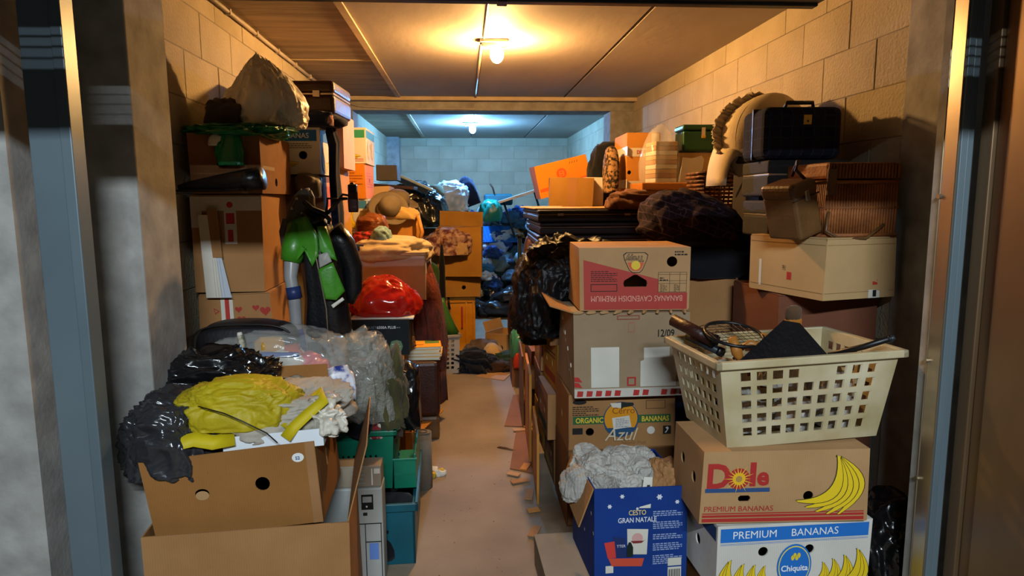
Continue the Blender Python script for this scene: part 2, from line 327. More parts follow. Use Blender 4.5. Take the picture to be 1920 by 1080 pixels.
def lattice(name, label, cat, loc, rz, w_, d_, h, m, cols, rows, scol, taper=.03, skip=(), hole=.55, rim=.016, group=None, bot=True, rx=0, ry=0, margin=.14, vmargin=.1, inner=True):
    t = thing(name, label, cat, loc, rz, group, rx, ry); vs, fs = [], []
    def corner(s, v): k = taper*(1-v/h); return k
    for side in ('front', 'back', 'left', 'right'):
        uw, nc = (w_, cols) if side in ('front', 'back') else (d_, scol); loops = [rect(0, 0, uw, h)]
        pu = uw*(1-2*margin)/nc; pv = h*(1-2*vmargin)/rows
        for i in range(nc):
            for j in range(rows):
                if side == 'front' and (i, j) in skip: continue
                cu, cv = uw*margin+pu*(i+.5), h*vmargin+pv*(j+.5); hu, hv = pu*hole/2, pv*hole/2
                loops.append([(cu-hu, cv-hv), (cu-hu, cv+hv), (cu+hu, cv+hv), (cu+hu, cv-hv)])
        def fm(u, v, tt, sd=side):
            k = taper*(1-v/h); s_ = (w_/2-k-tt); y0, y1 = k+tt, d_-k-tt
            if sd == 'front': return Vector((-s_+2*s_*u/w_, k+tt, v))
            if sd == 'back': return Vector((-s_+2*s_*u/w_, d_-k-tt, v))
            if sd == 'left': return Vector((-w_/2+k+tt, y0+(y1-y0)*u/d_, v))
            return Vector((w_/2-k-tt, y0+(y1-y0)*u/d_, v))
        v2, f2 = [], []; panel(v2, f2, loops, .006, fm); o = pyd('side_wall', v2, f2, m, t); fixn(o.data)
    box('base', -w_/2+taper, w_/2-taper, taper, d_-taper, 0, .008, m, t)
    bm = bmesh.new(); e = rim
    for a in ((-w_/2-e, w_/2+e, -e, .004), (-w_/2-e, w_/2+e, d_-.004, d_+e)): addbox(bm, a[0], a[1], a[2], a[3], h-e*1.2, h+.004, .004)
    for a in ((-w_/2-e, -w_/2+.004), (w_/2-.004, w_/2+e)): addbox(bm, a[0], a[1], -e, d_+e, h-e*1.2, h+.004, .004)
    bmo('rim', bm, m, t); return t
def banana_hand(c, side, u, v, s, mirror=1, n=5, ang0=-.2, spread=.16, rot=0, name='printed_bananas'):
    # a bunch of printed bananas: crescents fanning out of one stem, each with a dark outline below
    for i in range(n):
        a = ang0 + i*spread
        for k, (grow, m) in enumerate(((.007, flat('#3a3a1c')), (0, flat('#e0c01e')))):
            out, inn = [], []
            for q in range(13):
                t = q/12; r = 1.0; cx = t*s; bend = .35*s*(4*t*(1-t)); wd = s*.085*(math.sin(PI*min(1, max(.06, t*.93+.04)))**.6) + grow*s*2.2
                out.append((cx, -bend+wd)); inn.append((cx, -bend-wd))
            pts = out + inn[::-1]; ca, sa = math.cos(a), math.sin(a)
            pp = [(u+mirror*(x*ca-y*sa), v+(x*sa+y*ca)) for x, y in pts]
            if mirror < 0: pp = pp[::-1]
            c.decal(side, [pp], m, name, 2+i*.8+k*.4)
# ================================================================== STRUCTURE
XL, XR, ZC, DB, DE = -1.193, 1.707, 2.475, 6.69, 10.98
def struct(o): o['kind'] = 'structure'; return o
struct(box('floor', -4.5, 4.5, -3.5, DE+.2, -.1, 0, CONC_F))
# block walls: mortar slab + single blocks
def block_wall(name, along, x, a0, a1, zlo=.9):
    if along == 'y': s = box(name, min(x, x+math.copysign(.15, x)), max(x, x+math.copysign(.15, x)), a0, a1, 0, ZC+.1, MORTAR)
    else: s = box(name, a0, a1, x, x+.15, 0, ZC+.1, MORTAR)
    struct(s); pl, ph = .405, .205; me = None; r = random.Random(3)
    meshes = {}
    row = 0; z = ZC-ph*7.6
    while z < ZC-.02:
        zt = min(z+ph-.0036, ZC+.03); a = a0 - (pl/2 if row % 2 else 0)
        while a < a1:
            b0, b1 = max(a+.0018, a0), min(a+pl-.0018, a1)
            if b1-b0 > .04:
                key = (round(b1-b0, 3), round(zt-z, 3))
                if key not in meshes:
                    bm = bmesh.new(); L_ = b1-b0; H_ = zt-z
                    if along == 'y': addbox(bm, -.012, .003, 0, L_, 0, H_, .002, 1)
                    else: addbox(bm, 0, L_, -.003, .012, 0, H_, .002, 1)
                    mm = bpy.data.meshes.new('block'); bm.to_mesh(mm); bm.free(); mm.materials.append(BLOCK); meshes[key] = mm
                o = bpy.data.objects.new('block', meshes[key]); C.objects.link(o); o.parent = s
                off = r.uniform(-.002, .002)
                if along == 'y':
                    o.location = (x+off, b0, z)
                    if x > 0: o.location = (x+off, b1, z); o.rotation_euler = (0, 0, PI)
                else: o.location = (b0, x+off, z)
            a += pl
        z += ph; row += 1
block_wall('wall_left', 'y', XL, 2.45, DE); block_wall('wall_right', 'y', XR, 2.52, DE); block_wall('wall_back', 'x', DE, XL, XR)
struct(box('trim_1', XL-.2, -1.012, 2.17, 2.45, 0, ZC+.1, CONC, bev=.006))                # concrete pier left of the opening
struct(box('trim_2', XR-.008, XR+.3, 1.95, 2.52, 0, ZC+.1, CONC, bev=.006))              # concrete pier flush with the right wall
struct(box('trim_3', XL-.02, -1.06, DB, DB+.32, 0, 2.36, CONC, bev=.004)); struct(box('trim_4', 1.47, XR+.02, DB, DB+.32, 0, 2.36, CONC, bev=.004))
struct(box('trim_5', XL-.02, -1.0, DE-.25, DE+.02, 0, ZC, CONC, bev=.004)); struct(box('trim_6', XL, XR, DB, DB+.32, 2.36, ZC+.02, CONC, bev=.004))
struct(box('trim_7', XL, XR, DB-.12, DB-.06, ZC-.035, ZC, PALE, bev=.003))
# ceiling: precast slabs with open joints
ce = struct(box('ceiling', XL-.2, XR+.2, 2.0, DE+.2, ZC+.03, ZC+.12, MORTAR))
for y0, y1 in ((2.0, DB), (DB+.32, DE+.1)):
    for x0, x1, m in ((XL-.02, -.60, CEILW), (-.60, .135, CEIL), (.142, .985, CEIL), (1.0, XR+.02, CEIL)): box('ceiling_slab', x0, x1-.004, y0, y1, ZC, ZC+.03, m, ce, .002, 1)
struct(box('trim_8', -.625, -.585, 2.3, DB-.12, ZC-.012, ZC+.002, PALE)); struct(box('trim_9', -.64, -.60, DB+.32, DE-.25, ZC-.012, ZC+.002, PALE))
struct(box('trim_10', XL, -.6, 4.9, 4.915, ZC-.006, ZC+.002, PALE))
# outside: front wall; unseen lintel added to stop corridor light leaking over the door
e_in = 1.425
struct(box('wall_front_left', -4.5, -1.19, 1.86, 2.17, 0, 3.2, CONC)); struct(box('wall_front_right', 1.705, 4.5, 1.84, 1.948, 0, 3.2, CONC)); struct(box('trim_11', e_in, 1.705, 1.905, 1.948, 0, 2.3, CONC)); struct(box('wall_front_top', -1.3, 1.6, 1.95, 2.2, 2.30, 3.2, CONC))
# door frame
df = struct(thing('door_1', None, None))
xa, xb, xc, xd = P(54, 270, 1.84).x, P(135, 270, 1.84).x, -1.042, -1.034
box('jamb_face', xa, xb-.001, 1.842, 1.90, 0, 2.3, STEEL, df, .002); box('jamb_edge', xb+.001, xc, 1.838, 1.90, 0, 2.3, STEEL, df, .003); box('jamb_return', xc, xd, 1.845, 1.94, 0, 2.3, GALV, df, .004)
box('latch_plate', xd-.004, xd+.004, 1.85, 1.865, 1.66, 2.2, BLACKP, df); box('latch_plate', xd-.004, xd+.004, 1.85, 1.865, .9, 1.58, DARKST, df)
e0, e1, e2, e3 = 1.418, 1.421, 1.442, 1.462
box('jamb_return', e0, e1, 1.845, 1.904, 0, 2.3, GALV, df, .004); box('jamb_face', e1, e2-.001, 1.838, 1.9, 0, 2.3, STEEL, df, .002); box('jamb_edge', e2+.001, e3, 1.842, 1.9, 0, 2.3, STEEL, df, .002)
for i, z in enumerate((1.0, .62, 1.5)): 
    bm = bmesh.new(); addtube(bm, [(e0+.005, 1.9, z), (e0-.008, 1.9, z)], .007, 8); bmo('bolt', bm, GALV, df)
# side panel by the opening (brown folded steel), right of the frame
sp = struct(thing('wall_side_right', None, None))
for y0, y1, dx in ((1.79, 1.835, .0), (1.74, 1.788, .012), (1.45, 1.738, .0), (.4, 1.448, .012)): box('panel', e3+.012+dx, e3+.05, y0, y1, 0, 2.3, BRONZE, sp, .003)
# overhead door leaf, swung up and lying flat, four ventilation slits near its outer edge
dl = thing('overhead_door', 'grey steel up-and-over door leaf swung open under the lintel', 'garage door', (0, 0, 2.258))
for i, (y0, y1) in enumerate(((.19, .492), (.508, .552), (.568, .612), (.628, .672), (.688, 2.66))): box('door_sheet', -1.05, 1.41, y0, y1, 0, .0012, DARKST, dl)
box('edge_rail', -1.05, 1.41, 2.655, 2.70, -.01, .03, DARKST, dl, .004); box('rail_bracket', .14, .18, 2.645, 2.71, -.014, .034, BLACKP, dl, .003)
for x in (-1.05, 1.382): box('side_rail', x, x+.028, .19, 2.66, .008, .03, DARKST, dl)
# conduits and cables
def conduit(label, pts, r=.009, m=PVC, name='electrical_conduit'):
    o = tube(name, pts, r, m); tag(o, label, 'conduit'); return o
cw = thing('electrical_conduit', 'pale conduit clipped along the top of the left block wall', 'conduit')
tube('pipe', [(XL+.02, 2.45, ZC-.03), (XL+.02, DB-.02, ZC-.03)], .011, PVC, cw)
for i in range(9): box('clip', XL+.0, XL+.034, 2.7+i*.45, 2.72+i*.45, ZC-.045, ZC-.014, PVC, cw, .002)
conduit('thin pale cable running across the face of the concrete beam', [(XL+.02, DB-.02, ZC-.03), (-1.0, DB-.02, 2.395), (-.6, DB-.02, 2.375), (.12, DB-.02, 2.37), (.13, DB-.02, 2.44)], .006)
conduit('dark cable along the ceiling in front of the warm lamp', [(.138, 2.6, ZC-.006), (.138, 4.2, ZC-.006)], .007, DARKST)
conduit('grey cable along the ceiling behind the warm lamp', [(.13, 4.4, ZC-.006), (.13, DB-.02, ZC-.008)], .008, PVC)
# lamps
def lamp(name, label, loc, col, strength):
    t = thing(name, label, 'ceiling lamp', loc)
    box('mounting_plate', -.085, .085, -.05, .05, -.02, 0, GREYP, t, .004); box('socket_block', -.075, .02, -.03, .03, -.045, -.02, GREYP, t, .005)
    m = bpy.data.materials.new(name+'_glow'); m.use_nodes = True; b = m.node_tree.nodes['Principled BSDF']; b.inputs['Base Color'].default_value = (1, .9, .8, 1); b.inputs['Emission Color'].default_value = col; b.inputs['Emission Strength'].default_value = strength
    me = bpy.data.meshes.new('bulb'); bm = bmesh.new(); bmesh.ops.create_uvsphere(bm, u_segments=20, v_segments=12, radius=.042)
    bmesh.ops.scale(bm, vec=(1, 1, 1.25), verts=bm.verts); bmesh.ops.translate(bm, vec=(.02, 0, -.085), verts=bm.verts); bm.to_mesh(me); bm.free(); link('bulb', me, m, t, True)
    tube('guard_wire', [(-.07, 0, -.02), (-.06, -.05, -.05), (.02, -.06, -.06), (.08, -.05, -.05), (.085, 0, -.02)], .003, GREYP, t, 6)
lamp('ceiling_lamp', 'warm glowing bulb lamp on the ceiling of the front bay', (.20, 4.28, ZC), (1, .53, .17, 1), BULB_A)
lamp('ceiling_lamp', 'cold blue glowing bulb lamp on the ceiling of the rear bay', (.11, 8.75, ZC), (.18, .50, 1, 1), BULB_B)
# ================================================================== LEFT FRONT
c = Carton('cardboard_carton', 'large plain brown carton at the lower left, below the holed carton', face(268, 657, 985, 1080, 1.93, 1.99, z0=0, z1=.505), .50, CARD, top='open', flap_ang={'right': 15}, jit=.008)
c = Carton('cardboard_carton', 'tilted brown carton with two round holes and an oval sticker, under yellow bag', face(283, 606, 880, 990, 1.985, 2.02, z0=.475, z1=.735), .40, card('cardboard_warm', '#9c6b38', '#855829'), top='open', flap_ang={'back': 4}, jit=.012, ry=-.05,
           holes={'front': [circ(.16, .135, .021, sy=.8), circ(.34, .145, .022)], 'right': [[(.16, .12), (.16, .18), (.185, .18), (.185, .12)]]})
c.decal('front', [circ(.455, .215, .018, 20, .8)], flat('#d8d8d4'), 'sticker', 2); c.text('front', '52', .447, .209, .014, flat('#31568c'), lay=4, bold=.03)
c.decal('front', [rect(c.w-.03, 0, c.w-.002, c.h)], TAPE, 'tape', 2); c.decal('right', [rect(.002, 0, .03, c.h)], TAPE, 'tape', 2); c.decal('front', [circ(.16, .13, .02, 16, .75)], CARD_L, 'hole_plug', .2)
t = thing('plastic_tray', 'shallow white plastic tray lying on the holed carton', 'tray', (P(522, 862, 2.0).x, 2.02, .735), .06, None, 0, -.05)
box('tray_base', -.16, .13, 0, .26, 0, .006, flat('#d4dae0', .35), t, .002)
for a in ((-.165, .135, -.006, .0), (-.165, .135, .26, .266), (-.165, -.16, 0, .26), (.13, .135, 0, .26)): box('tray_wall', *a, 0, .055, flat('#d4dae0', .35), t, .001)
lump('canvas_bag', 'crumpled beige canvas bag spread under the yellow bag', 'bag', (-.66, 2.22, .755), (.50, .40, .13), CANVAS, 'cloth', 11, rz=.2, sub=6, amp=.26, flatb=.3)
yb = lump('drawstring_bag', 'dirty yellow nylon bag crumpled on the beige canvas', 'bag', (-.73, 2.12, .80), (.36, .24, .14), YELBAG, 'cloth', 4, rz=.08, sub=6, amp=.15, flatb=.35)
def strap(name, pts, w_, m, parent=None, th=.004, up=Vector((0, 0, 1))):
    pts = [Vector(p) for p in pts]; vs, fs = [], []
    for i, p in enumerate(pts):
        t = (pts[min(i+1, len(pts)-1)]-pts[max(i-1, 0)]).normalized(); s = t.cross(up).normalized(); n = s.cross(t)
        vs += [p-s*w_/2-n*th/2, p+s*w_/2-n*th/2, p+s*w_/2+n*th/2, p-s*w_/2+n*th/2]
    for i in range(len(pts)-1):
        b = i*4
        for q in range(4): fs.append((b+q, b+(q+1) % 4, b+4+(q+1) % 4, b+4+q))
    fs += [(0, 1, 2, 3), tuple(len(vs)-4+q for q in (3, 2, 1, 0))]
    return pyd(name, vs, fs, m, parent, True)
def inv(o, p):
    return o.matrix_basis.inverted() @ p
YST = mat('yellow_webbing', '#cdb80f', '#b09c0a', rough=.6)
strap('strap', [inv(yb, P(*q)) for q in ((330, 832, 1.99), (365, 824, 1.99), (400, 830, 1.99), (440, 822, 2.00))], .045, YST, yb, up=Vector((0, -.75, .6)))
strap('strap', [inv(yb, P(*q)) for q in ((530, 800, 2.04), (548, 775, 2.07), (575, 760, 2.12), (602, 735, 2.15), (606, 752, 2.08), (575, 778, 2.05), (552, 800, 2.02), (535, 822, 2.00))], .035, YST, yb, up=Vector((0, -.8, .5)))
tube('cord', [inv(yb, P(*q)) for q in ((372, 762, 2.0), (420, 775, 1.96), (455, 790, 1.955), (500, 812, 1.96), (520, 830, 1.98))], .002, BLACKP, yb, 5)
lump('paper_bag', 'thin white crumpled plastic wrap at the right rim of the holed carton', 'wrapper', (-.475, 2.15, .765), (.11, .24, .085), WHITEBAG, 'cloth', 8, sub=5, amp=.42, rz=.5)
lump('garbage_bag', 'grey-black garbage bag hanging over the left rim beside the yellow bag', 'garbage bag', P(338, 872, 2.12), (.31, .30, .24), GREYBAG, 'bag', 3, sub=6, amp=.24, flatb=.6)
lump('garbage_bag', 'shiny black garbage bag behind the yellow bag, against the concrete pier', 'garbage bag', P(410, 800, 2.38), (.46, .28, .27), BLACKBAG, 'bag', 9, sub=6, amp=.26)
lump('grey_sack', 'flat grey cloth under the dark garbage bag at the left', 'cloth', P(365, 893, 2.14), (.34, .16, .05), fabric('#5a5a5e'), 'cloth', 5, amp=.25)
lump('patterned_cloth', 'small speckled cloth poking out beside the white tray', 'cloth', P(432, 880, 2.12), (.09, .08, .07), mat('speckle', '#9a9080', '#2c2824', scale=60, contrast=.1), 'cloth', 6, amp=.25, sub=3)
# support stack behind the front cartons
Carton('cardboard_carton', 'brown carton hidden under the clear plastic bag, beside the concrete pier', ((-.80, 2.54, 0), 0, .42, .72), .30, CARD_D, top='flaps')
t = thing('plastic_bag', 'large clear plastic bag full of coloured toys below the black cushion', 'bag', (P(500, 745, 2.5).x, 2.5, .735))
lump('bag_film', None, None, (0, .15, 0), (.56, .32, .27), CLEAR, 'bag', 21, parent=t, sub=5, amp=.12, box_=.55)
r = random.Random(2)
for i, (dx, dz, h) in enumerate(((-.2, .05, '#a8243a'), (-.1, .05, '#7a6a58'), (-.02, .07, '#c8891e'), (.03, .05, '#d8a21e'), (.08, .08, '#b84424'), (.13, .05, '#c84858'), (.17, .03, '#c0404c'), (.05, .02, '#8a5a2a'), (-.15, .1, '#5a5048'), (0, .12, '#b8862c'))):
    lump('toy', None, None, (dx, .04+r.uniform(0, .08), dz+.05), (.12, .09, .08), flat(h, .4), 'x', i, parent=t, sub=3, amp=.35, rz=r.uniform(0, 3))
t = thing('cushion', 'round-ended black padded cushion in front of the hearts carton', 'cushion', P(470, 690, 2.66), 0)
me = lumpmesh((.40, .2, .20), 'x', 31, sub=5, amp=.06, box_=.5, flatb=.9); link('padding', me, mat('black_padded_vinyl', '#14161d', '#0d0e13', rough=.5, bump=.15, bscale=60), t, True)
tube('piping', [(.19*math.copysign(abs(math.cos(a))**.6, math.cos(a)), -.075, .1+.09*math.copysign(abs(math.sin(a))**.6, math.sin(a))) for a in [i*2*PI/32 for i in range(32)]], .004, BLACKP, t, 6, True)
t = thing('walking_stick', 'short camouflage-patterned rolled stick standing in the clear bag', 'stick', P(468, 712, 2.50)); CAMO = mat('camo', '#b7ae98', '#6d705a', scale=40, contrast=.15, rough=.7)
tube('shaft', [(0, 0, 0), P(460, 672, 2.50)-P(468, 712, 2.50), P(450, 628, 2.50)-P(468, 712, 2.50)], .011, CAMO, t, 10); tube('knob', [P(450, 630, 2.5)-P(468, 712, 2.5), P(449, 623, 2.5)-P(468, 712, 2.5)], [.012, .008], PAPER, t, 10)
t = thing('plastic_bag', 'white plastic bag with blue stripes behind the rolled stick', 'bag', P(525, 690, 2.58)); lump('bag_film', None, None, (0, 0, 0), (.22, .12, .085), WHITEBAG, 'paper', 14, parent=t, sub=4, amp=.25); strap('blue_stripe', [(-.1, -.062, .06), (-.04, -.066, .072), (.03, -.066, .068), (.09, -.058, .066)], .018, flat('#2a4f9a'), t, up=Vector((0, -.8, .6)))
# crates right of the holed carton
t = thing('storage_bin', 'dark teal plastic storage bin on the floor under the green crate', 'storage bin', (-.41, 2.60, 0), .03)
for a in ((-.19, .19, 0, .012), (-.19, .19, .548, .56)): box('side_wall', *a, 0, .25, TEALD, t, .003)
for a in ((-.19, -.178), (.178, .19)): box('side_wall', a[0], a[1], 0, .56, 0, .25, TEALD, t, .003)
box('base', -.185, .185, .005, .555, 0, .01, TEALD, t); bm = bmesh.new()
addbox(bm, -.205, .205, -.015, .0, .235, .27, .004); addbox(bm, -.205, .205, .56, .575, .235, .27, .004); addbox(bm, -.205, -.19, -.015, .575, .235, .27, .004); addbox(bm, .19, .205, -.015, .575, .235, .27, .004); bmo('rim', bm, TEALD, t)
lump('dark_cloth', 'black cloth stuffed inside the dark teal bin', 'cloth', (-.4, 2.8, .012), (.33, .4, .2), BLKFAB, 'cloth', 3)
t2 = lattice('plastic_crate', 'green plastic crate with slotted end panel, heaped with bubble wrap and clothes', 'crate', (-.50, 2.72, .275), .03, .38, .52, .26, GREENP, 11, 1, 12, taper=.012, hole=.4, margin=.16, vmargin=.28)
box('label_card', -.18, -.10, -.006, -.002, .19, .235, PAPER, t2); lump('clothes', None, None, (0, .26, .01), (.32, .44, .2), fabric('#3a3a34'), 'cloth', 7, parent=t2, sub=3)
t = thing('folded_crate', 'second green crate nested below the slotted crate, open side towards the aisle', 'crate', (-.265, 2.74, .272), .03)
box('end_panel', -.05, .045, -.004, .006, 0, .13, GREENP, t, .003); box('side_panel', .035, .045, .0, .42, 0, .15, GREENP, t, .003); box('base', -.05, .045, 0, .42, 0, .008, GREENP, t); box('rib', -.048, .043, -.008, -.003, .06, .068, GREENP, t); box('rim', -.055, .05, -.01, .0, .125, .135, GREENP, t, .002)
t = thing('printer', 'grey-white printer stood on end between the big carton and teal bin', 'printer', (-.455, 2.46, 0), .02)
GW = mat('printer_grey', '#a9aaa8', '#96978f', rough=.5); box('body', -.13, .125, 0, .11, 0, .40, GW, t, .006); 
box('paper_tray', -.13, .122, .012, .10, .40, .485, mat('dusty_beige_plastic', '#9a8b78', '#857663', rough=.6), t, .004)
for i in range(4): box('tray_rib', .01, .06, .008, .012, .415+i*.017, .42+i*.017, GREYP, t)
box('tray_slot', .085, .09, .006, .012, .41, .475, PAPER, t); box('tray_clip', .095, .118, .006, .012, .455, .475, PAPER, t); box('control_panel', .045, .09, -.003, .001, .315, .375, BLACKP, t); box('display', .05, .085, -.005, -.003, .345, .368, GREYP, t)
box('button', .062, .068, -.005, -.003, .325, .331, PAPER, t); box('badge', .05, .066, -.002, .0005, .29, .302, INK, t)
for a in ((.0, .12, .255, .258), (.0, .12, .02, .023)): box('seam', a[0], a[1], -.002, .0005, a[2], a[3], INK, t)
for x in (.03, .055, .115): box('seam', x, x+.003, -.002, .0005, .02, .255, INK, t)
box('blue_cartridge', .07, .105, -.004, .0005, .11, .175, flat('#5f82c8'), t); box('seam', .058, .116, -.0025, .0005, .18, .183, INK, t)
lump('bubble_wrap', 'crumpled bubble wrap heaped on the slotted green crate', 'bubble wrap', P(672, 785, 2.70)+Vector((0, .08, -.02)), (.26, .26, .36), BUBBLE, 'bag', 17, sub=5, amp=.3, box_=.8)
lump('bubble_wrap', 'arm of bubble wrap reaching up in front of the motorcycle suit', 'bubble wrap', P(668, 682, 2.78), (.26, .2, .12), BUBBLE, 'bag', 23, sub=4, amp=.35, ry=-.25)
lump('printed_bag', 'white and blue printed packet wedged beside the bubble wrap', 'packet', P(640, 752, 2.5), (.12, .06, .13), mat('packet_print', '#c8c8d0', '#2c3c88', scale=22, contrast=.12, rough=.35), 'paper', 12, sub=4, amp=.25, rz=.3, box_=.4, rx=-.3)
OLIVE = fabric('#55502f', '#363320')
lump('jacket', 'olive jacket draped over the bubble wrap on the green crate', 'jacket', P(728, 790, 2.86), (.19, .26, .30), OLIVE, 'cloth', 19, sub=5, amp=.32, lean=(-.12, 0))
lump('garbage_bag', 'small shiny black bag behind the olive jacket', 'garbage bag', P(757, 795, 3.0), (.17, .22, .27), BLACKBAG, 'bag', 26, sub=4, amp=.3)
lump('black_cloth', 'folded black cloth at the left end of the slotted crate', 'cloth', P(667, 812, 2.72), (.11, .12, .09), BLKFAB, 'cloth', 28, sub=4, amp=.15, ry=.4)
lump('checked_cap', 'white cap with red and black checks in the green crate', 'cap', P(708, 815, 2.78), (.11, .12, .09), mat('checks', '#cfc8b8', '#8a2a2e', scale=26, contrast=.08, rough=.9), 'x', 3, sub=4, amp=.06, flatb=.1)
lump('shoe_pile', 'small dark clothes bundle at the corner of the green crate', 'cloth', P(738, 815, 2.84), (.09, .12, .1), fabric('#5a4434', '#201a16'), 'cloth', 33, sub=3, amp=.3)
# flattened cardboard at the aisle
def sheet(label, pts, z, th, m, name='cardboard_sheet', curl=0):
    loops = [[(p.x, p.y) for p in pts]]; cx = sum(p.x for p in pts)/len(pts); cy = sum(p.y for p in pts)/len(pts); vs, fs = [], []
    t = panel(vs, fs, [[(u-cx, v-cy) for u, v in loops[0]]], th, lambda u, v, q: Vector((u, v, q)))
    o = pyd(name, vs, fs, m); fixn(o.data); o.location = (cx, cy, z); return tag(o, label, 'cardboard')
def Gp(px, py, z=0):
    v = cF + cR*((px-960)/FPX) - cU*((py-540)/FPX); k = (z-CAMZ)/v.z; return Vector((v.x*k, v.y*k, z))
o = sheet('loose cardboard sheet leaning by the rolled carpet at the left of the aisle', [Gp(*q, .12) for q in ((778, 822), (832, 770), (790, 765), (768, 800))], .12, .006, CARD_O)
sheet('flattened cardboard on the floor under the leather bag', [Gp(*q) for q in ((770, 880), (785, 880), (815, 790), (770, 770))], .001, .005, CARD_D)
t = thing('rolled_mat', 'grey rolled mat standing against the green crate', 'mat', (-.235, 3.35, 0), 0); tube('roll', [(0, 0, .0), (.0, .0, .30)], .05, fabric('#7c7264', '#645b4f'), t, 16)
tube('roll_spiral', [(.05*k*math.cos(k*12), .05*k*math.sin(k*12), .302) for k in [.2+.8*i/24 for i in range(25)]], .004, fabric('#5c5448'), t, 5)
t = thing('folded_carton', 'opened cardboard flap propped up beside the leather bag', 'cardboard', Gp(775, 880) + Vector((0, .05, 0)), .25); box('flap', -.06, .06, 0, .005, 0, .20, CARD_O, t); box('flap', .055, .06, 0, .18, 0, .14, CARD, t)
# ================================================================== LEFT WALL STACK
Carton('cardboard_carton', 'lower hidden carton at floor level under the hearts carton', ((-1.0, 2.92, 0), 0, .28, .44), .48, CARD_D, top='flaps')
Carton('cardboard_carton', 'second carton from the floor under the hearts carton', ((-1.0, 2.91, .452), 0, .28, .42), .48, CARD, top='flaps')
c = Carton('cardboard_carton', 'brown carton with printed red hearts behind the black cushion', face(378, 512, 558, 640, 2.9, 2.92, z0=.885, z1=1.10), .48, CARD, top='flaps', jit=.008)
def heart(u, v, s): return [(u+s*.06*16*math.sin(t)**3/16, v+s*.06*(13*math.cos(t)-5*math.cos(2*t)-2*math.cos(3*t)-math.cos(4*t))/16) for t in [i*2*PI/20 for i in range(20)]]
for u, v, s in ((.17, .15, .25), (.245, .155, .25), (.285, .14, .38), (.18, .105, .3)): c.decal('front', [heart(u*.95, v, s*1.0)], flat('#9c3228'), 'printed_heart')
c.decal('front', [[(.06, .16), (.085, .145), (.065, .13)], [(.063, .154), (.066, .137), (.079, .1455)]], flat('#9c3228'), 'printed_heart')
c.decal('front', [rect(.09, 0, .14, c.h)], TAPEW, 'tape'); c.decal('front', [rect(.107, .10, .125, .20)], flat('#a83228'), 'tape_logo', 2); c.decal('front', [circ(.116, .085, .009)], INK, 'tape_logo', 2)
c = Carton('cardboard_carton', 'tall brown carton sealed with white tape and masks hanging down its front', face(368, 500, 368, 556, 2.9, 2.91, z0=1.11, z1=1.515), .46, CARD, top='flaps', jit=.006, tape=None)
c.decal('front', [rect(.0, c.h-.06, c.w, c.h)], TAPEW, 'tape'); c.decal('front', [rect(.0, c.h-.13, .045, c.h-.01)], TAPEW, 'tape', 2); c.decal('front', [rect(.135, c.h-.2, .185, c.h-.005)], TAPEW, 'tape', 2)
c.decal('front', [rect(.143, c.h-.115, .178, c.h-.07)], RED, 'tape_logo', 3); c.decal('front', [rect(.148, c.h-.19, .17, c.h-.14)], RED, 'tape_logo', 3); c.decal('front', [circ(.16, c.h-.035, .013)], RED, 'tape_logo', 3)
t = thing('paper_strip', 'pleated white strip hanging on the tall taped carton', 'paper', P(404, 558, 2.88))
for x0, x1, z0, z1, m, k in ((-.035, .01, .0, .35, TAPEW, -.0), (.0, .05, .0, .17, mat('mask_white', '#b9c2cc', '#a8b0ba', rough=.9), .0), (.002, .042, .17, .38, TAPE, 0)):
    pyd('strip', [(x0+.0, -.006, z0), (x1+.02 if z0 == 0 else x1, -.008, z0), (x1-.012, -.004, z1), (x0-.014, -.004, z1)], [(0, 1, 2, 3)], m, t).modifiers.new('s', 'SOLIDIFY').thickness = .002
for i in range(4): pyd('pleat', [(.006+i*.012, -.0085, .005), (.008+i*.012, -.0105, .005), (.002+i*.009, -.009, .165), (.0+i*.009, -.007, .165)], [(0, 1, 2, 3)], PAPER, t)
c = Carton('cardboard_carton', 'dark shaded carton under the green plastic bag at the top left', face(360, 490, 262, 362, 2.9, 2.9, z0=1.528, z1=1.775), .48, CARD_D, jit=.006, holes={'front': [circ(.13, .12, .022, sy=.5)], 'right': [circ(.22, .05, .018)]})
c.decal('right', [rect(.02, .10, .2, .115)], flat('#8c7a62'), 'tape_mark'); c.decal('front', [rect(.2, 0, .225, c.h)], TAPE, 'tape')
lump('plastic_bag', 'dark green plastic bag draped over the top left carton', 'bag', P(440, 262, 3.06)+Vector((.02, 0, .0)), (.40, .42, .06), mat('green_bag', '#14804a', '#0d5a34', rough=.3, bump=.3, bscale=20), 'bag', 41, sub=5, amp=.3, flatb=.8)
o = thing('plastic_bag', 'green and white bag corner hanging down the front of the top left carton', 'bag', P(432, 258, 2.89))
lump('hanging_corner', None, None, (0, -.016, -.115), (.11, .03, .14), MATS['green_bag'], 'bag', 43, parent=o, sub=4, amp=.25); lump('white_corner', None, None, (-.05, -.012, -.035), (.07, .03, .05), WHITEBAG, 'paper', 44, parent=o, sub=3, amp=.3)
lump('plastic_bag', 'white plastic bag with a pointed top on the green bag', 'bag', P(498, 240, 3.14), (.34, .28, .29), WHITEBAG, 'bag', 47, sub=6, amp=.24, peak=(-.1, 0, .7), smooth=True)
lump('plastic_bag', 'crumpled grey shirt lying beside the pointed white bag', 'cloth', P(428, 240, 3.05), (.16, .2, .12), fabric('#4c443c'), 'cloth', 46, sub=4, amp=.2)
bt = thing('boot', 'black boot lying on the tall taped carton', 'boot', P(415, 358, 2.80), -.05)
tube('shaft', [(.17, 0, .05), (.1, 0, .042), (.03, 0, .035), (-.06, 0, .026), (-.14, 0, .018), (-.17, 0, .015)], [.047, .045, .038, .028, .018, .01], BLKLEATH, bt, 16)
box('sole', -.17, .02, -.03, .03, -.004, .006, BLACKP, bt, .004); box('buckle_strap', .09, .11, -.05, .05, -.002, .01, BLACKP, bt, .004)
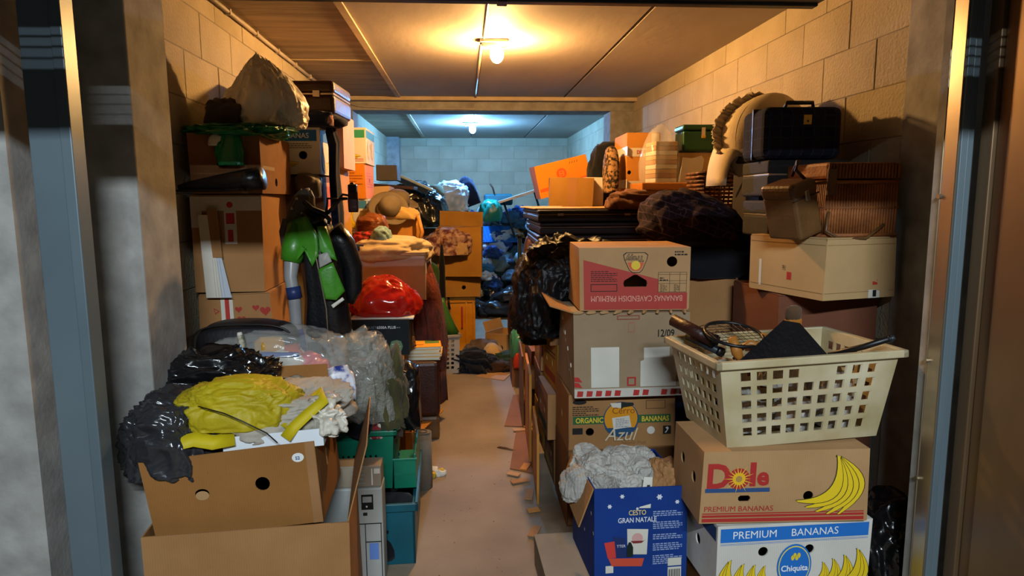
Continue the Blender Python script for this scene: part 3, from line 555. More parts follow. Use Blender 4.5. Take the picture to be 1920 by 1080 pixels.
# column behind: d 3.35
for i, z in enumerate((0, .405, .81)):
    Carton('cardboard_carton', ('floor', 'second', 'third')[i] + ' carton of the stack behind the motorcycle suit', ((-.935, 3.46, z), 0, .45, .40), .40, (CARD_D, CARD, CARD_O)[i], top='flaps')
c = Carton('cardboard_carton', 'carton with an orange printed label behind the grey hat', ((-.935, 3.46, 1.215), 0, .45, .405), .40, CARD_D, jit=.004)
c.decal('right', [rect(.03, .04, .36, .375)], flat('#d88a3a'), 'label'); c.decal('right', [rect(.045, .20, .345, .235)], flat('#4a4a24'), 'label_band', 2)
for i in range(7):                     # illegible red brush lettering
    u = .055+i*.042; c.decal('right', [[(u, .25), (u+.018, .25), (u+.03, .30), (u+.02, .355), (u+.004, .355), (u+.014, .30)]], flat('#c83a18'), 'printed_stroke', 3)
for v in (.055, .075, .095): c.decal('right', [rect(.04, v, .35, v+.008)], flat('#c04a1c'), 'printed_line', 2)
c.lines('right', .05, .17, .28, 3, .02, .006, flat('#9a6a20'), lay=2)
c = Carton('banana_box', 'white and blue banana box under the brown suitcase at the top left', ((-.945, 3.45, 1.628), .0, .47, .232), .40, CARD_W, 'banana box', jit=.004, holes={'front': [circ(.385, .095, .021)]})
BLUE = flat('#1c5c9c'); c.decal('front', [rect(.005, .165, .455, .22)], BLUE, 'blue_band'); c.text('front', 'PREMIUM BANANAS', .10, .18, .036, flat('#d8d8d8'), sx=.98, bold=.005)
c.decal('front', [circ(.20, .075, .05, 24, 1.15)], BLUE, 'oval_badge'); c.text('front', 'Chiquita', .165, .065, .022, flat('#e0e0e0'), lay=4, bold=.02); banana_hand(c, 'front', .285, .135, .11, 1, 4, -1.25, .16); c.lines('front', .31, .15, .12, 3, .01, .003, INK)
c.decal('right', [rect(.01, .165, .37, .22)], BLUE, 'blue_band'); banana_hand(c, 'right', .06, .13, .14, 1, 4, -1.0, .18); banana_hand(c, 'right', .24, .13, .12, 1, 4, -1.0, .18)
def suitcase(name, label, loc, rz, w_, d_, h, m, metal=GALV, cat='suitcase', handle=True, bev=.02, corners=None, rx=0, ry=0, lock=True, hand_top=False):
    t = thing(name, label, cat, loc, rz, None, rx, ry)
    box('lower_shell', -w_/2, w_/2, 0, d_, 0, h*.6-.002, m, t, bev, 3); box('lid', -w_/2, w_/2, 0, d_, h*.6+.002, h, m, t, min(bev, h*.18), 3); box('rim_band', -w_/2+.004, w_/2-.004, .004, d_-.004, h*.57, h*.63, metal, t, .002)
    if handle: tube('handle', [(-.06, 0, h*.5), (-.055, -.03, h*.5), (0, -.038, h*.5), (.055, -.03, h*.5), (.06, 0, h*.5)], .008, LEATH, t)
    if lock:
        for x in (-w_*.3, w_*.3): box('latch', x-.018, x+.018, -.006, .004, h*.5, h*.7, metal, t, .002)
    if corners:
        for x in (-w_/2, w_/2-.03):
            for z in (0, h-.03): box('corner_guard', x-.003, x+.033, -.003, .03, z-.002+(.002 if z == 0 else 0), z+.033, corners, t, .006)
    return t
t = suitcase('suitcase', 'dark brown leather suitcase on the white banana box near the ceiling', (-.86, 3.50, 1.93), -.06, .44, .38, .165, LEATH, lock=True)
lump('suitcase_label', None, None, (.02, -.004, .11), (.05, .006, .03), KRAFT, 'x', 3, parent=t, sub=3)
lump('scarf', 'navy scarf with pale pink lace edge hanging off the top left suitcase', 'scarf', (-.80, 3.52, 1.862), (.38, .26, .085), NAVYF, 'cloth', 48, sub=4, amp=.18)
lump('lace_cloth', 'crumpled pink lace cloth under the brown suitcase', 'cloth', (-.70, 3.46, 1.866), (.12, .1, .07), fabric('#b89088', '#8a645e'), 'paper', 49, sub=4, amp=.25)
t = thing('garment', 'navy garment hanging down beside the white banana box', 'garment', (-.655, 3.52, 1.28)); loft('cloth_fall', [(0, 0, 0, .025, .05), (.0, .0, .15, .028, .06), (-.005, 0, .35, .022, .06), (.0, 0, .5, .022, .05), (-.02, 0, .58, .02, .03)], NAVYF, t, fold=.25, k=5)
c = Carton('paper_box', 'pale pink box beyond the top left suitcase', ((-.88, 3.92, 1.68), 0, .40, .31), .4, CARD_P, 'box', jit=.004)
for i, z in enumerate((0, .42, .84, 1.26)): Carton('cardboard_carton', ('floor', 'second', 'third', 'top')[i] + ' carton of the stack carrying the pink box', ((-.93, 3.92, z), 0, .42, .415), .42, (CARD, CARD_D, CARD, CARD_Y)[i], top='flaps')
# banana boxes at d 4.9
names = ('lowest', 'second', 'third', 'fourth', 'fifth', 'sixth', 'seventh', 'topmost')
for i in range(8):
    m = (CARD, CARD_Y, CARD_W, CARD_W, CARD_Y, CARD_W, CARD_OR, CARD_W)[i]
    c = Carton('banana_box', names[i] + ' banana box of the tall stack by the left wall', ((-.93+(.015 if i % 2 else 0), 4.95, i*.2515), .02*(i % 3-1), .44, .25), .42, m, 'banana box', jit=.004, group='tall banana box stack', holes={'right': [circ(.2, .13, .02)]})
    if m is CARD_W:
        c.decal('front', [rect(.01, .18, .43, .235)], flat('#2f8a6a' if i == 7 else '#3a7ab0'), 'colour_band'); c.decal('right', [rect(.01, .18, .41, .235)], flat('#2f7a9a'), 'colour_band'); banana_hand(c, 'front', .33, .16, .13, 1, 4, -1.6, .2); banana_hand(c, 'right', .08, .16, .14, 1, 4, -1.2, .2); banana_hand(c, 'right', .26, .16, .13, 1, 4, -1.2, .2); c.lines('front', .3, .04, .12, 3, .012, .004, flat('#c83a18'))
    else: c.lines('right', .05, .18, .3, 6, .02, .007, flat('#b85a1c')); c.lines('front', .3, .18, .12, 5, .02, .007, flat('#8a4a1c'))
# hat / bag straps above the motorcycle suit
t = thing('felt_hat', 'grey felt cap with studs hung on the corner of the tall taped carton', 'cap', P(562, 402, 2.86)); loft('crown', [(.0, 0, -.07, .055, .03), (.005, 0, -.02, .06, .045), (.01, 0, .03, .05, .04), (.02, 0, .07, .04, .03), (.03, 0, .10, .02, .015)], mat('grey_leather', '#5b554e', '#45403a', rough=.6), t, fold=.12, k=4)
for a, b in ((-.02, .02), (.02, .0), (.0, .06)): lump('stud', None, None, (a, -.045, b), (.012, .008, .012), GALV, 'x', 1, parent=t, sub=2)
strap('strap', [(-.05, -.02, -.02), (-.065, -.03, -.07), (-.06, -.03, -.13), (-.05, -.03, -.16)], .03, MATS['grey_leather'], t, up=Vector((0, -1, .1)))
lump('leather_bag', 'slumped grey leather bag above the motorcycle suit', 'bag', P(578, 372, 3.41), (.14, .14, .12), MATS['grey_leather'], 'x', 52, sub=4, amp=.3)
# motorcycle suit
js = thing('motorcycle_suit', 'green and black leather motorcycle suit hanging beside the taped cartons', 'suit', P(600, 662, 2.84) + Vector((0, 0, 0)))
jz = js.location.z
def J(px, py, d=2.84): p = P(px, py, d); return p - js.location
def ring(pxl, pxr, py, ry, d=2.84):
    a, b = J(pxl, py, d), J(pxr, py, d); return ((a.x+b.x)/2, (a.y+b.y)/2, a.z, (b.x-a.x)/2, ry)
loft('torso', [ring(575, 655, 662, .05), ring(570, 658, 620, .06), ring(572, 650, 560, .075), ring(566, 640, 500, .08), ring(560, 630, 450, .08), ring(556, 622, 420, .07), ring(565, 608, 400, .045), ring(575, 600, 392, .03)], BLKLEATH, js, n=48, fold=.09, k=5, seed=2)
def patch(name, pts, m, d=2.735):            # leather panel sewn onto the front
    vs = [J(px, py, dd) for px, py, dd in pts]; n = len(vs); c0 = sum(vs, Vector())/n + Vector((0, -.007, 0))
    o = pyd(name, vs+[c0], [(i, (i+1) % n, n) for i in range(n)], m, js, True); md = o.modifiers.new('s', 'SOLIDIFY'); md.thickness = .008; md2 = o.modifiers.new('u', 'SUBSURF'); md2.levels = md2.render_levels = 2; md2.subdivision_type = 'SIMPLE'
patch('green_panel', [(545, 415, 2.80), (575, 405, 2.765), (596, 440, 2.742), (598, 478, 2.742), (586, 500, 2.742), (572, 468, 2.745), (556, 492, 2.76), (541, 486, 2.79), (542, 450, 2.80)], GREENL)
patch('green_panel', [(594, 425, 2.745), (610, 425, 2.77), (632, 490, 2.75), (612, 480, 2.742), (600, 470, 2.742)], GREENL)
patch('grey_panel', [(598, 478, 2.738), (615, 473, 2.74), (622, 490, 2.74), (600, 502, 2.735)], GREYP)
patch('green_panel', [(597, 505, 2.737), (624, 492, 2.745), (646, 545, 2.76), (630, 562, 2.745), (610, 560, 2.737)], GREENL)
patch('white_stripe', [(622, 572, 2.742), (642, 558, 2.752), (645, 562, 2.752), (625, 577, 2.742)], PAPER)
SLV = mat('silver_leather', '#9a9a98', '#77777a', rough=.3, spec=.6)
tube('sleeve', [J(560, 430, 2.82), J(548, 480, 2.79), J(545, 520, 2.77), J(552, 560, 2.76), J(556, 612, 2.76), J(560, 640, 2.76)], [.04, .034, .026, .026, .024, .022], SLV, js, 14)
tube('sleeve_shoulder', [J(562, 425, 2.82), J(550, 470, 2.79), J(546, 490, 2.785)], [.05, .048, .042], GREENL, js, 14); tube('blue_cuff', [J(549, 538, 2.76), J(553, 560, 2.757)], .030, flat('#22305c', .4), js, 14); tube('cuff', [J(556, 617, 2.758), J(562, 664, 2.758)], [.026, .032], flat('#1e3a7a', .4), js, 14)
tube('sleeve', [J(622, 430, 2.86), J(645, 460, 2.88), J(660, 500, 2.9), J(663, 540, 2.9), J(652, 565, 2.9)], [.05, .05, .045, .038, .03], BLKLEATH, js, 14)
tube('zip', [J(596, 440, 2.742), J(592, 480, 2.738), J(600, 520, 2.737), J(612, 580, 2.745), J(616, 650, 2.765)], .003, GALV, js, 5); tube('collar', [J(572, 402, 2.80), J(585, 418, 2.77), J(600, 412, 2.78), J(608, 402, 2.83)], .014, BLKLEATH, js, 8)
t = thing('coat_hanger', 'black plastic hanger with hooks carrying the motorcycle suit', 'hanger', P(600, 415, 2.80)); K = lambda px, py, d=2.8: P(px, py, d) - t.location
tube('arm', [K(570, 378), K(585, 392), K(610, 402), K(618, 412), K(616, 420)], [.01, .012, .013, .01, .006], BLACKP, t); tube('arm', [K(612, 402), K(628, 385), K(638, 373), K(652, 372)], [.007, .008, .008, .006], BLACKP, t); tube('hook', [K(638, 374), K(614, 372), K(612, 400)], .005, BLACKP, t)
t = thing('shoe', 'dark shoe dangling sole outwards beside the navy garment', 'shoe', P(663, 398, 3.44)); lump('sole', None, None, (0, 0, 0), (.055, .03, .15), LEATH, 'x', 61, parent=t, sub=4, amp=.12); box('heel', -.022, .022, -.022, .01, .10, .14, BLACKP, t, .006); tube('strap', [(0, 0, .08), (-.05, 0, .09), (-.09, .02, .05)], .006, BLACKP, t)
t = thing('shoe', 'black sandal lying below the dangling shoe', 'shoe', P(640, 455, 3.44)); tube('sole', [(-.04, 0, 0), (.0, 0, .03), (.045, 0, .04)], [.012, .016, .014], BLACKP, t); tube('strap', [(-.03, 0, .0), (-.01, 0, .05), (.03, 0, .06), (.045, 0, .04)], .006, BLACKP, t)
# ================================================================== LEFT MIDDLE
for z, i in ((.0, 0), (.31, 1)): Carton('cardboard_carton', ('floor', 'upper')[i] + ' carton carrying the black appliance box', ((-.53, 3.62, z), 0, .36, .305), .38, (CARD_D, CARD)[i], top='flaps')
c = Carton('appliance_box', 'black appliance box with a green badge under the red bag', face(655, 768, 604, 665, 3.75, 3.75, z0=.62, z1=.825), .32, CARD_K, 'box', jit=.003)
c.text('front', 'QUIET', .10, .155, .022, flat('#6a747a'), sx=.95); c.text('front', '6500A PLUS', .16, .155, .022, flat('#c0c8cc'), sx=.95, bold=.02); c.lines('front', .255, .158, .055, 1, .01, .005, flat('#7a8488'))
c.decal('front', [[(.24, .02), (.295, .02), (.305, .05), (.295, .08), (.27, .088), (.24, .08), (.23, .05)]], flat('#5a7a5a'), 'green_badge'); c.lines('front', .242, .06, .05, 3, .013, .005, flat('#a8c0a8'), lay=3)
lump('cloth_cap', 'navy cloth cap lying in front of the black appliance box', 'cap', P(700, 660, 3.6), (.13, .12, .12), NAVYF, 'x', 4, sub=4, amp=.12)
t = thing('plastic_bag', 'glossy red plastic bag on the black appliance box', 'bag', P(716, 600, 3.78))
lump('bag_film', None, None, (0, .15, .012), (.40, .3, .215), mat('red_plastic', '#b01c12', '#8c120c', rough=.18, bump=.25, bscale=14, coat=.5), 'bag', 66, parent=t, sub=5, amp=.17, peak=(0, 0, .35)); box('white_hem', -.18, .18, 0, .3, 0, .012, PAPER, t, .004)
# brown leather bag with books
t = thing('leather_bag', 'dark brown leather travel bag standing beside the aisle under the books', 'bag', (-.335, 4.02, .0), .05)
box('body', -.20, .17, 0, .34, .15, .51, LEATH, t, .03, 3); box('bottom_piece', -.195, .165, .005, .335, .0, .155, LEATH2, t, .02)
for x in (.03, .045): tube('seam', [(x, -.003, .17), (x, -.003, .5)], .003, LEATH, t, 6)
tube('handle', [(-.20, -.01, .51), (-.16, -.03, .50), (-.10, -.03, .515), (-.07, -.02, .55), (-.065, 0, .60)], .011, LEATH, t)
bkc = ('#c8b890', '#b8a070', '#d0c49c', '#c0a878')
for i in range(4):
    z = .512+i*.02; t = thing('book', ('lowest', 'second', 'third', 'topmost yellow-covered')[i] + ' book of the pile on the leather bag', 'book', (-.30+(i % 2)*.01, 4.05+.005*i, z), .04*(i-1), 'books on the leather bag')
    box('pages', -.115, .135, .004, .196, .003, .016, PAPER, t, .001); box('cover', -.12, .14, 0, .2, 0, .003, flat(bkc[i]), t); box('cover', -.12, .14, 0, .2, .016, .019, flat('#d89a2a' if i == 3 else bkc[i]), t); box('spine', -.122, -.118, 0, .2, 0, .019, flat(bkc[i]), t)
    if i == 3: box('cover_print', .04, .13, .1, .19, .0192, .0198, flat('#5a7a3a'), t); box('cover_print', -.1, .03, .06, .08, .0192, .0198, flat('#a84a1c'), t)
t = thing('shoe', 'brown lace shoe resting on the yellow-covered book', 'shoe', P(768, 652, 3.98), 1.2); lump('upper', None, None, (0, 0, .01), (.10, .06, .065), LEATH2, 'x', 7, parent=t, sub=4, amp=.15); box('sole', -.05, .05, -.025, .025, 0, .012, LEATH, t, .006)
for i in range(3): tube('lace', [(-.02+i*.015, -.028, .045), (-.02+i*.015, 0, .066), (-.02+i*.015, .028, .045)], .002, PAPER, t, 5)
# fur coat
fc = thing('fur_coat', 'long dark brown fur coat hanging beside the aisle', 'coat', P(806, 755, 4.42)); Q = lambda px, py, d=4.42: P(px, py, d) - fc.location
def ringf(a, b, py, ry): A, B = Q(a, py), Q(b, py); return ((A.x+B.x)/2, 0, A.z, (B.x-A.x)/2, ry)
loft('body', [ringf(776, 838, 752, .10), ringf(778, 836, 700, .10), ringf(778, 838, 640, .09), ringf(780, 830, 580, .085), ringf(778, 822, 540, .08), ringf(780, 812, 510, .07), ringf(786, 806, 492, .04)], FUR, fc, n=56, fold=.1, k=6)
tube('sleeve', [Q(800, 515, 4.34), Q(810, 560, 4.31), Q(818, 610, 4.30), Q(820, 660, 4.30), Q(822, 690, 4.3)], [.05, .06, .06, .055, .05], FUR, fc, 14)
# translucent bin on hidden cartons
for i in range(3): Carton('cardboard_carton', ('floor', 'middle', 'top')[i] + ' carton under the translucent bin', ((-.52, 4.48, i*.285), 0, .46, .28), .44, (CARD_D, CARD, CARD_D)[i], top='flaps')
t = thing('plastic_bin', 'translucent plastic bin heaped with cloth above the red bag', 'storage bin', (-.50, 4.25, .862), -.03)
for a in ((-.25, .25, 0, .008), (-.25, .25, .48, .488)): box('side_wall', *a, 0, .30, CLEAR2, t, .002)
for a in ((-.25, -.242), (.242, .25)): box('side_wall', *a, 0, .488, 0, .30, CLEAR2, t, .002)
box('base', -.25, .25, 0, .488, 0, .006, CLEAR2, t); bm = bmesh.new()
for a in ((-.27, .27, -.02, .0), (-.27, .27, .488, .508), (-.27, -.25, -.02, .508), (.25, .27, -.02, .508)): addbox(bm, *a, .285, .308, .004)
bmo('rim', bm, CREAMP, t)
lump('cream_cloth', 'cream cloth spilling over the rim of the translucent bin', 'cloth', (-.48, 4.45, 1.10), (.54, .46, .16), fabric('#c8b48c', '#a8946c'), 'paper', 71, sub=5, amp=.22)
lump('grey_clothes', 'grey clothes packed inside the translucent bin', 'cloth', (-.5, 4.5, .872), (.44, .4, .25), fabric('#6a6058'), 'cloth', 72, sub=4, amp=.1)
t = thing('wig', 'auburn wig lying on red patterned cloth in the bin heap', 'wig', P(698, 440, 4.5)); lump('hair', None, None, (0, 0, 0), (.20, .18, .14), mat('auburn_hair', '#8a4a14', '#4a2208', scale=30, stretch=(.3, 1, 1), rough=.5, bump=.8, bscale=80), 'cloth', 73, parent=t, sub=4, amp=.16)
lump('red_cloth', 'red patterned cloth beneath the auburn wig', 'cloth', P(690, 462, 4.4), (.22, .14, .10), mat('red_floral', '#b02818', '#3a1410', scale=30, contrast=.15, rough=.9), 'cloth', 74, sub=4, amp=.2)
lump('blue_cloth', 'light blue knitted cloth beside the auburn wig', 'cloth', P(716, 455, 4.35), (.13, .12, .10), mat('pale_blue_knit', '#8fb0b8', '#5f828c', scale=40, contrast=.3, rough=.95), 'cloth', 75, sub=4, amp=.2)
lump('navy_cloth', 'dark navy rounded cloth at the front of the bin heap', 'cloth', P(676, 478, 4.3), (.12, .12, .07), NAVYF, 'x', 76, sub=3)
TANC = fabric('#c89a48', '#a87a30')
for z in (0, .39, .78): Carton('cardboard_carton', {0: 'floor', .39: 'second', .78: 'third'}[z] + ' carton of the stack beneath the tan leather bag', ((-.54, 5.45, z), 0, .38, .385), .4, CARD_D, top='flaps')
t = thing('leather_bag', 'tan leather shoulder bag lying under the felt hats', 'bag', P(735, 455, 5.0)); lump('body', None, None, (0, .1, 0), (.42, .3, .28), mat('tan_bag_leather', '#c48a3a', '#a06a26', rough=.5, bump=.2), 'x', 77, parent=t, sub=4, amp=.1, box_=.5); lump('flap', None, None, (-.02, .0, .17), (.44, .2, .10), fabric('#b89a66', '#98793f'), 'cloth', 78, parent=t, sub=4, amp=.15); tube('strap', [(.2, -.05, .2), (.23, -.08, .08), (.2, -.1, -.02), (.16, -.08, .02)], .015, MATS['tan_bag_leather'], t)
def hat(label, loc, r, h, m, rx=0, ry=0, rz=0, band=None, brim=1.75):
    t = thing('felt_hat', label, 'hat', loc, rz, None, rx, ry); loft('crown', [(0, 0, 0, r, r*1.1), (0, 0, h*.5, r*.95, r*1.05), (0, 0, h*.85, r*.85, r*.95), (0, 0, h, r*.55, r*.65), (0, 0, h*.97, r*.1, r*.12)], m, t, n=32)
    vs, fs = [], []; n = 40
    for i, (k, z) in enumerate(((.98, 0), (brim*.8, -.004), (brim, .012), (brim, .018), (brim*.8, .003), (.98, .008))):
        for q in range(n): a = q*2*PI/n; vs.append((r*k*math.cos(a), r*1.08*k*math.sin(a), z+.012*k*math.sin(a)**2*(1 if k > 1.2 else 0)))
    for i in range(5):
        for q in range(n): fs.append((i*n+q, i*n+(q+1) % n, (i+1)*n+(q+1) % n, (i+1)*n+q))
    pyd('brim', vs, fs, m, t, True)
    if band: loft('ribbon', [(0, 0, .002, r*1.02, r*1.12), (0, 0, .035, r*1.0, r*1.1)], band, t, n=32, cap=False)
    return t
hat('brown felt hat tilted with its pale brim edge forward, on the tan bag', P(728, 395, 4.95), .085, .10, FELT, rx=.75, ry=.45, band=fabric('#b8a078'))
hat('dark felt hat with black ribbon behind the tilted brown hat', P(745, 385, 5.35), .095, .12, FELT, rx=.2, ry=.15, band=BLKFAB)
hat('olive bowler hat on the heap near the back wall', P(814, 372, 8.4), .13, .17, mat('olive_felt', '#6a6a50', '#55553f', rough=.9), band=BLKFAB, brim=1.12)
c = Carton('cardboard_carton', 'pale carton under the dark board behind the felt hats', face(668, 730, 350, 400, 5.6, 5.6, z0=1.08), .4, CARD_T)
for i, z in enumerate((0, .36, .72)): Carton('cardboard_carton', ('floor', 'middle', 'upper')[i] + ' carton of the stack holding up the pale carton', ((-.94, 5.62, z), 0, .38, .35), .42, CARD_D, top='flaps')
# open ochre carton stack at d 6.4
t = thing('plastic_crate', 'bright yellow plastic crate on the floor at the far left of the aisle', 'crate', (-.10, 6.42, 0), .06)
for a in ((-.19, .19, 0, .012), (-.19, .19, .36, .372)): box('side_wall', *a, .0, .56, YELP, t, .004)
for a in ((-.19, -.178), (.178, .19)): box('side_wall', *a, 0, .372, 0, .56, YELP, t, .004)
box('base', -.19, .19, 0, .37, 0, .01, YELP, t)
for x in (-.19, -.10, .10, .17): box('rib', x, x+.02, -.012, 0, 0.03, .5, YELP, t, .003)
box('rim', -.20, .20, -.015, 0, .5, .56, YELP, t, .004); box('red_tag', .06, .075, -.018, -.013, .25, .46, RED, t); 
for i in range(7): box('rib', .19, .2, .02+i*.05, .032+i*.05, .03, .5, YELP, t)
for x in (-.13, -.06): tube('hook', [(x, -.02, .56), (x, -.035, .5), (x+.01, -.03, .44)], .01, BLACKP, t)
c = Carton('banana_box', 'low ochre tray box with a round hole on the yellow crate', ((-.07, 6.36, .565), .05, .44, .20), .38, CARD_Y, 'banana box', holes={'front': [circ(.28, .09, .02)], 'right': [circ(.2, .1, .02)]}, top='open')
c = Carton('cardboard_carton', 'open ochre carton with pink lace cloth hanging over it', ((-.06, 6.3, .77), -.10, .42, .46), .36, CARD_Y, top='open', flap_ang={'back': 12}, jit=.014)
lump('lace_cloth', 'mauve and cream lace cloth spilling out of the open ochre carton', 'cloth', P(842, 478, 6.28)+Vector((0, .06, -.0)), (.46, .34, .24), mat('mauve_lace', '#b09080', '#5a2c34', scale=22, contrast=.2, rough=.95), 'paper', 81, sub=5, amp=.3)
lump('cream_rag', 'cream rag hanging over the front edge of the open ochre carton', 'cloth', P(858, 478, 6.22), (.2, .06, .12), fabric('#b89a70'), 'cloth', 82, sub=4, amp=.25)
t = thing('plastic_funnel', 'large green plastic funnel leaning on the grey crate', 'funnel', P(838, 628, 5.75)); loft('cone', [(.03, 0, .0, .09, .08), (.0, 0, .12, .06, .06), (-.03, 0, .28, .025, .025), (-.035, 0, .33, .018, .018)], mat('leaf_green_plastic', '#3f7a3a', '#336430', rough=.4), t)
lattice('plastic_crate', 'grey lattice crate on the floor below the green funnel', 'crate', (-.18, 5.62, 0), .15, .26, .34, .34, GREYP, 4, 7, 5, taper=.008, hole=.6)
t = thing('green_bottle', 'dark green bag hanging behind the fur coat', 'bag', P(808, 540, 5.4)); lump('body', None, None, (0, 0, 0), (.14, .1, .22), fabric('#2c4a24'), 'x', 83, parent=t, sub=4)
t = thing('umbrella', 'black folded umbrella standing behind the fur coat', 'umbrella', (-.20, 5.9, 0)); tube('canopy', [(0, 0, .3), (0, 0, .55), (-.0, .0, .9), (0, 0, 1.1)], [.012, .03, .028, .01], BLKFAB, t); tube('shaft', [(0, 0, 0), (0, 0, .3)], .006, DARKST, t); tube('handle', [(0, 0, 1.1), (0, 0, 1.16), (.03, 0, 1.18), (.05, 0, 1.14)], .009, WOOD, t)
# ================================================================== RIGHT STACK BESIDE THE AISLE
c = Carton('banana_box', 'organic banana box under the carton marked 12/09', face(1066, 1264, 748, 846, 2.87, 2.87, z0=.36, z1=.625), .40, CARD, 'banana box', jit=.003, holes={'front': [circ(.098, .088, .019), circ(.38, .088, .019)], 'left': [circ(.2, .12, .022)]})
W = c.w; c.decal('front', [rect(.02, .125, .17, .163), ], flat('#2f5c34'), 'green_band'); c.decal('front', [rect(.31, .125, W-.02, .163)], flat('#2f5c34'), 'green_band')
c.text('front', 'ORGANIC', .032, .132, .034, flat('#d8b83a'), sx=.82, bold=.025); c.text('front', 'BANANAS', .335, .132, .034, flat('#d8b83a'), sx=.82, bold=.025)
c.decal('front', [circ(.24, .145, .082, 32)], flat('#24486a'), 'round_emblem', 1.5); c.decal('front', [circ(.24, .148, .076, 32)], flat('#d08a18'), 'round_emblem', 2.5)
c.decal('front', [[(.165, .105), (.315, .105), (.30, .085), (.28, .07), (.24, .058), (.20, .07), (.18, .085)]], flat('#24486a'), 'emblem_sea', 3.2); c.text('front', 'Cerro', .198, .172, .042, flat('#8a4a12'), lay=4); c.text('front', 'Azul', .165, .045, .085, flat('#c8b89a'), lay=5, italic=.35, sx=.92)
c.text('front', 'Azul', .163, .043, .085, flat('#4a3826'), lay=4.4, italic=.35, sx=.92); c.text('front', 'Natural Fruit', .24, .026, .022, flat('#7a5a38'), lay=3, italic=.3)
c.decal('front', [[(.19, .222), (.24, .222), (.24, .198), (.20, .202)]], PAPER, 'toucan_mark', 3.5); c.decal('front', [[(.24, .225), (.295, .222), (.30, .212), (.29, .205), (.25, .2), (.24, .19)]], flat('#1c2420'), 'toucan_mark', 3.5)
c.decal('front', [[(.198, .152), (.278, .162), (.288, .108), (.206, .098)]], PAPER, 'paper_label', 6); c.lines('front', .215, .145, .06, 5, .009, .003, flat('#7a7a90'), lay=8)
c.decal('front', [rect(.018, .078, .065, .108)], INK, 'printed_square'); c.decal('front', [rect(W-.055, .068, W-.018, .108)], INK, 'printed_square'); c.decal('front', [[(W-.048, .075), (W-.04, .076), (W-.028, .096), (W-.034, .104), (W-.045, .1), (W-.036, .09)]], PAPER, 'printed_mark', 3)
c.lines('front', .018, .205, .12, 5, .0095, .004, INK); c.decal('front', [rect(.355, .19, .445, .23), [(.357, .192), (.357, .228), (.443, .228), (.443, .192)]], INK, 'printed_frame')
c.decal('front', [circ(.05, .23, .032, 20, .35)], INK, 'printed_oval'); c.decal('front', [circ(.38, .088, .0185)], PAPER, 'hole_paper', -2)
c = Carton('cardboard_carton', 'worn taped carton marked 12/09 with two paper labels', face(1073, 1287, 590, 742, 2.80, 2.80, z0=.63, z1=1.005), .42, CARD_G, jit=.012, holes={'left': [circ(.14, .25, .014, 8), circ(.2, .22, .012, 8), circ(.3, .1, .01, 8)]})
W = c.w; c.decal('front', [rect(.075, .045, .20, .225)], PAPER, 'paper_label'); c.decal('front', [[(.295, .045), (.455, .045), (.455, .18), (.425, .18), (.425, .222), (.31, .22), (.31, .165), (.295, .16)]], PAPER, 'paper_label'); c.text('front', '12/09', .365, .268, .045, INK, sx=.78, bold=.015)
c.decal('front', [rect(0, 0, W, .04)], TAPEW, 'tape')
for i in range(12):
    u = .01+i*.042
    c.decal('front', [[(u, .006), (u+.026, .006), (u+.03, .03), (u+.004, .032)]], RED, 'tape_logo', 3) if i not in (5, 8) else None
for v in (.05, .075): c.decal('front', [[(.0, v), (.035, v-.004), (.02, v+.018), (.0, v+.02)]], RED, 'tape_logo', 3)
c.decal('front', [[(.235, .05), (.275, .05), (.275, .09), (.235, .09)], [(.242, .056), (.242, .084), (.268, .084), (.268, .056)]], RED, 'tape_logo', 3)
c.decal('front', [rect(.19, .345, .29, .365), [(.195, .35), (.195, .36), (.285, .36), (.285, .35)]], flat('#8a4a3c'), 'stamp'); c.decal('front', [rect(.24, .29, .27, .335), [(.244, .295), (.244, .33), (.266, .33), (.266, .295)]], flat('#a06a58'), 'stamp')
for i in range(9): lump('torn_edge', None, None, c.f('front', .02+i*.058, c.h-.002, .002), (.05, .014, .014), CARD_L, 'paper', 90+i, parent=c.root, sub=2, amp=.4, rz=.2*i)
for i in range(4): lump('torn_chip', None, None, c.f('left', .10+.08*i, .30-.06*i, .0), (.008, .02, .02), PAPER, 'paper', 95+i, parent=c.root, sub=2, amp=.4)
for side, fl in (('left', 0),):
    v2 = [c.f('left', 0.0, c.h, 0), c.f('left', c.d, c.h, 0), c.f('left', c.d-.02, c.h+.03, .10), c.f('left', .03, c.h+.05, .10)]; pyd('flap', v2, [(0, 1, 2, 3)], CARD, c.root).modifiers.new('s', 'SOLIDIFY').thickness = .005
c = Carton('banana_box', 'upside-down red and tan banana box on top of the 12/09 carton', face(1086, 1292, 460, 584, 2.84, 2.82, z0=1.012, z1=1.29), .38, CARD_L, 'banana box', jit=.004, holes={'front': [circ(.10, .215, .023), circ(.405, .215, .023), [(.196, .105), (.294, .105), (.298, .12), (.294, .133), (.252, .158), (.238, .158), (.196, .133), (.192, .12)]]})
W, H = c.w, c.h; c.decal('front', [[(.018, .004), (W-.01, .004), (W-.01, .078), (.35, .078), (.35, .137), (.018, .225)], [(x, y) for x, y in [(.192, .12), (.196, .133), (.238, .158), (.252, .158), (.294, .133), (.298, .12), (.294, .105), (.196, .105)]]], flat('#a63c34'), 'red_field')
c.decal('front', [circ(.10, .215, .0235)], CARD_L, 'hole_plug', -1.5) ; c.text('front', 'BANANAS CAVENDISH PREMIUM', W-.03, .065, .036, flat('#d09a86'), rot=PI, sx=.77)
shield = [(.205, .255), (.285, .255), (.298, .245), (.294, .225), (.275, .18), (.262, .168), (.232, .168), (.218, .18), (.197, .225), (.193, .245)]
sc_ = lambda k, p=shield: [(.2455+(x-.2455)*k, .212+(y-.212)*k) for x, y in p]
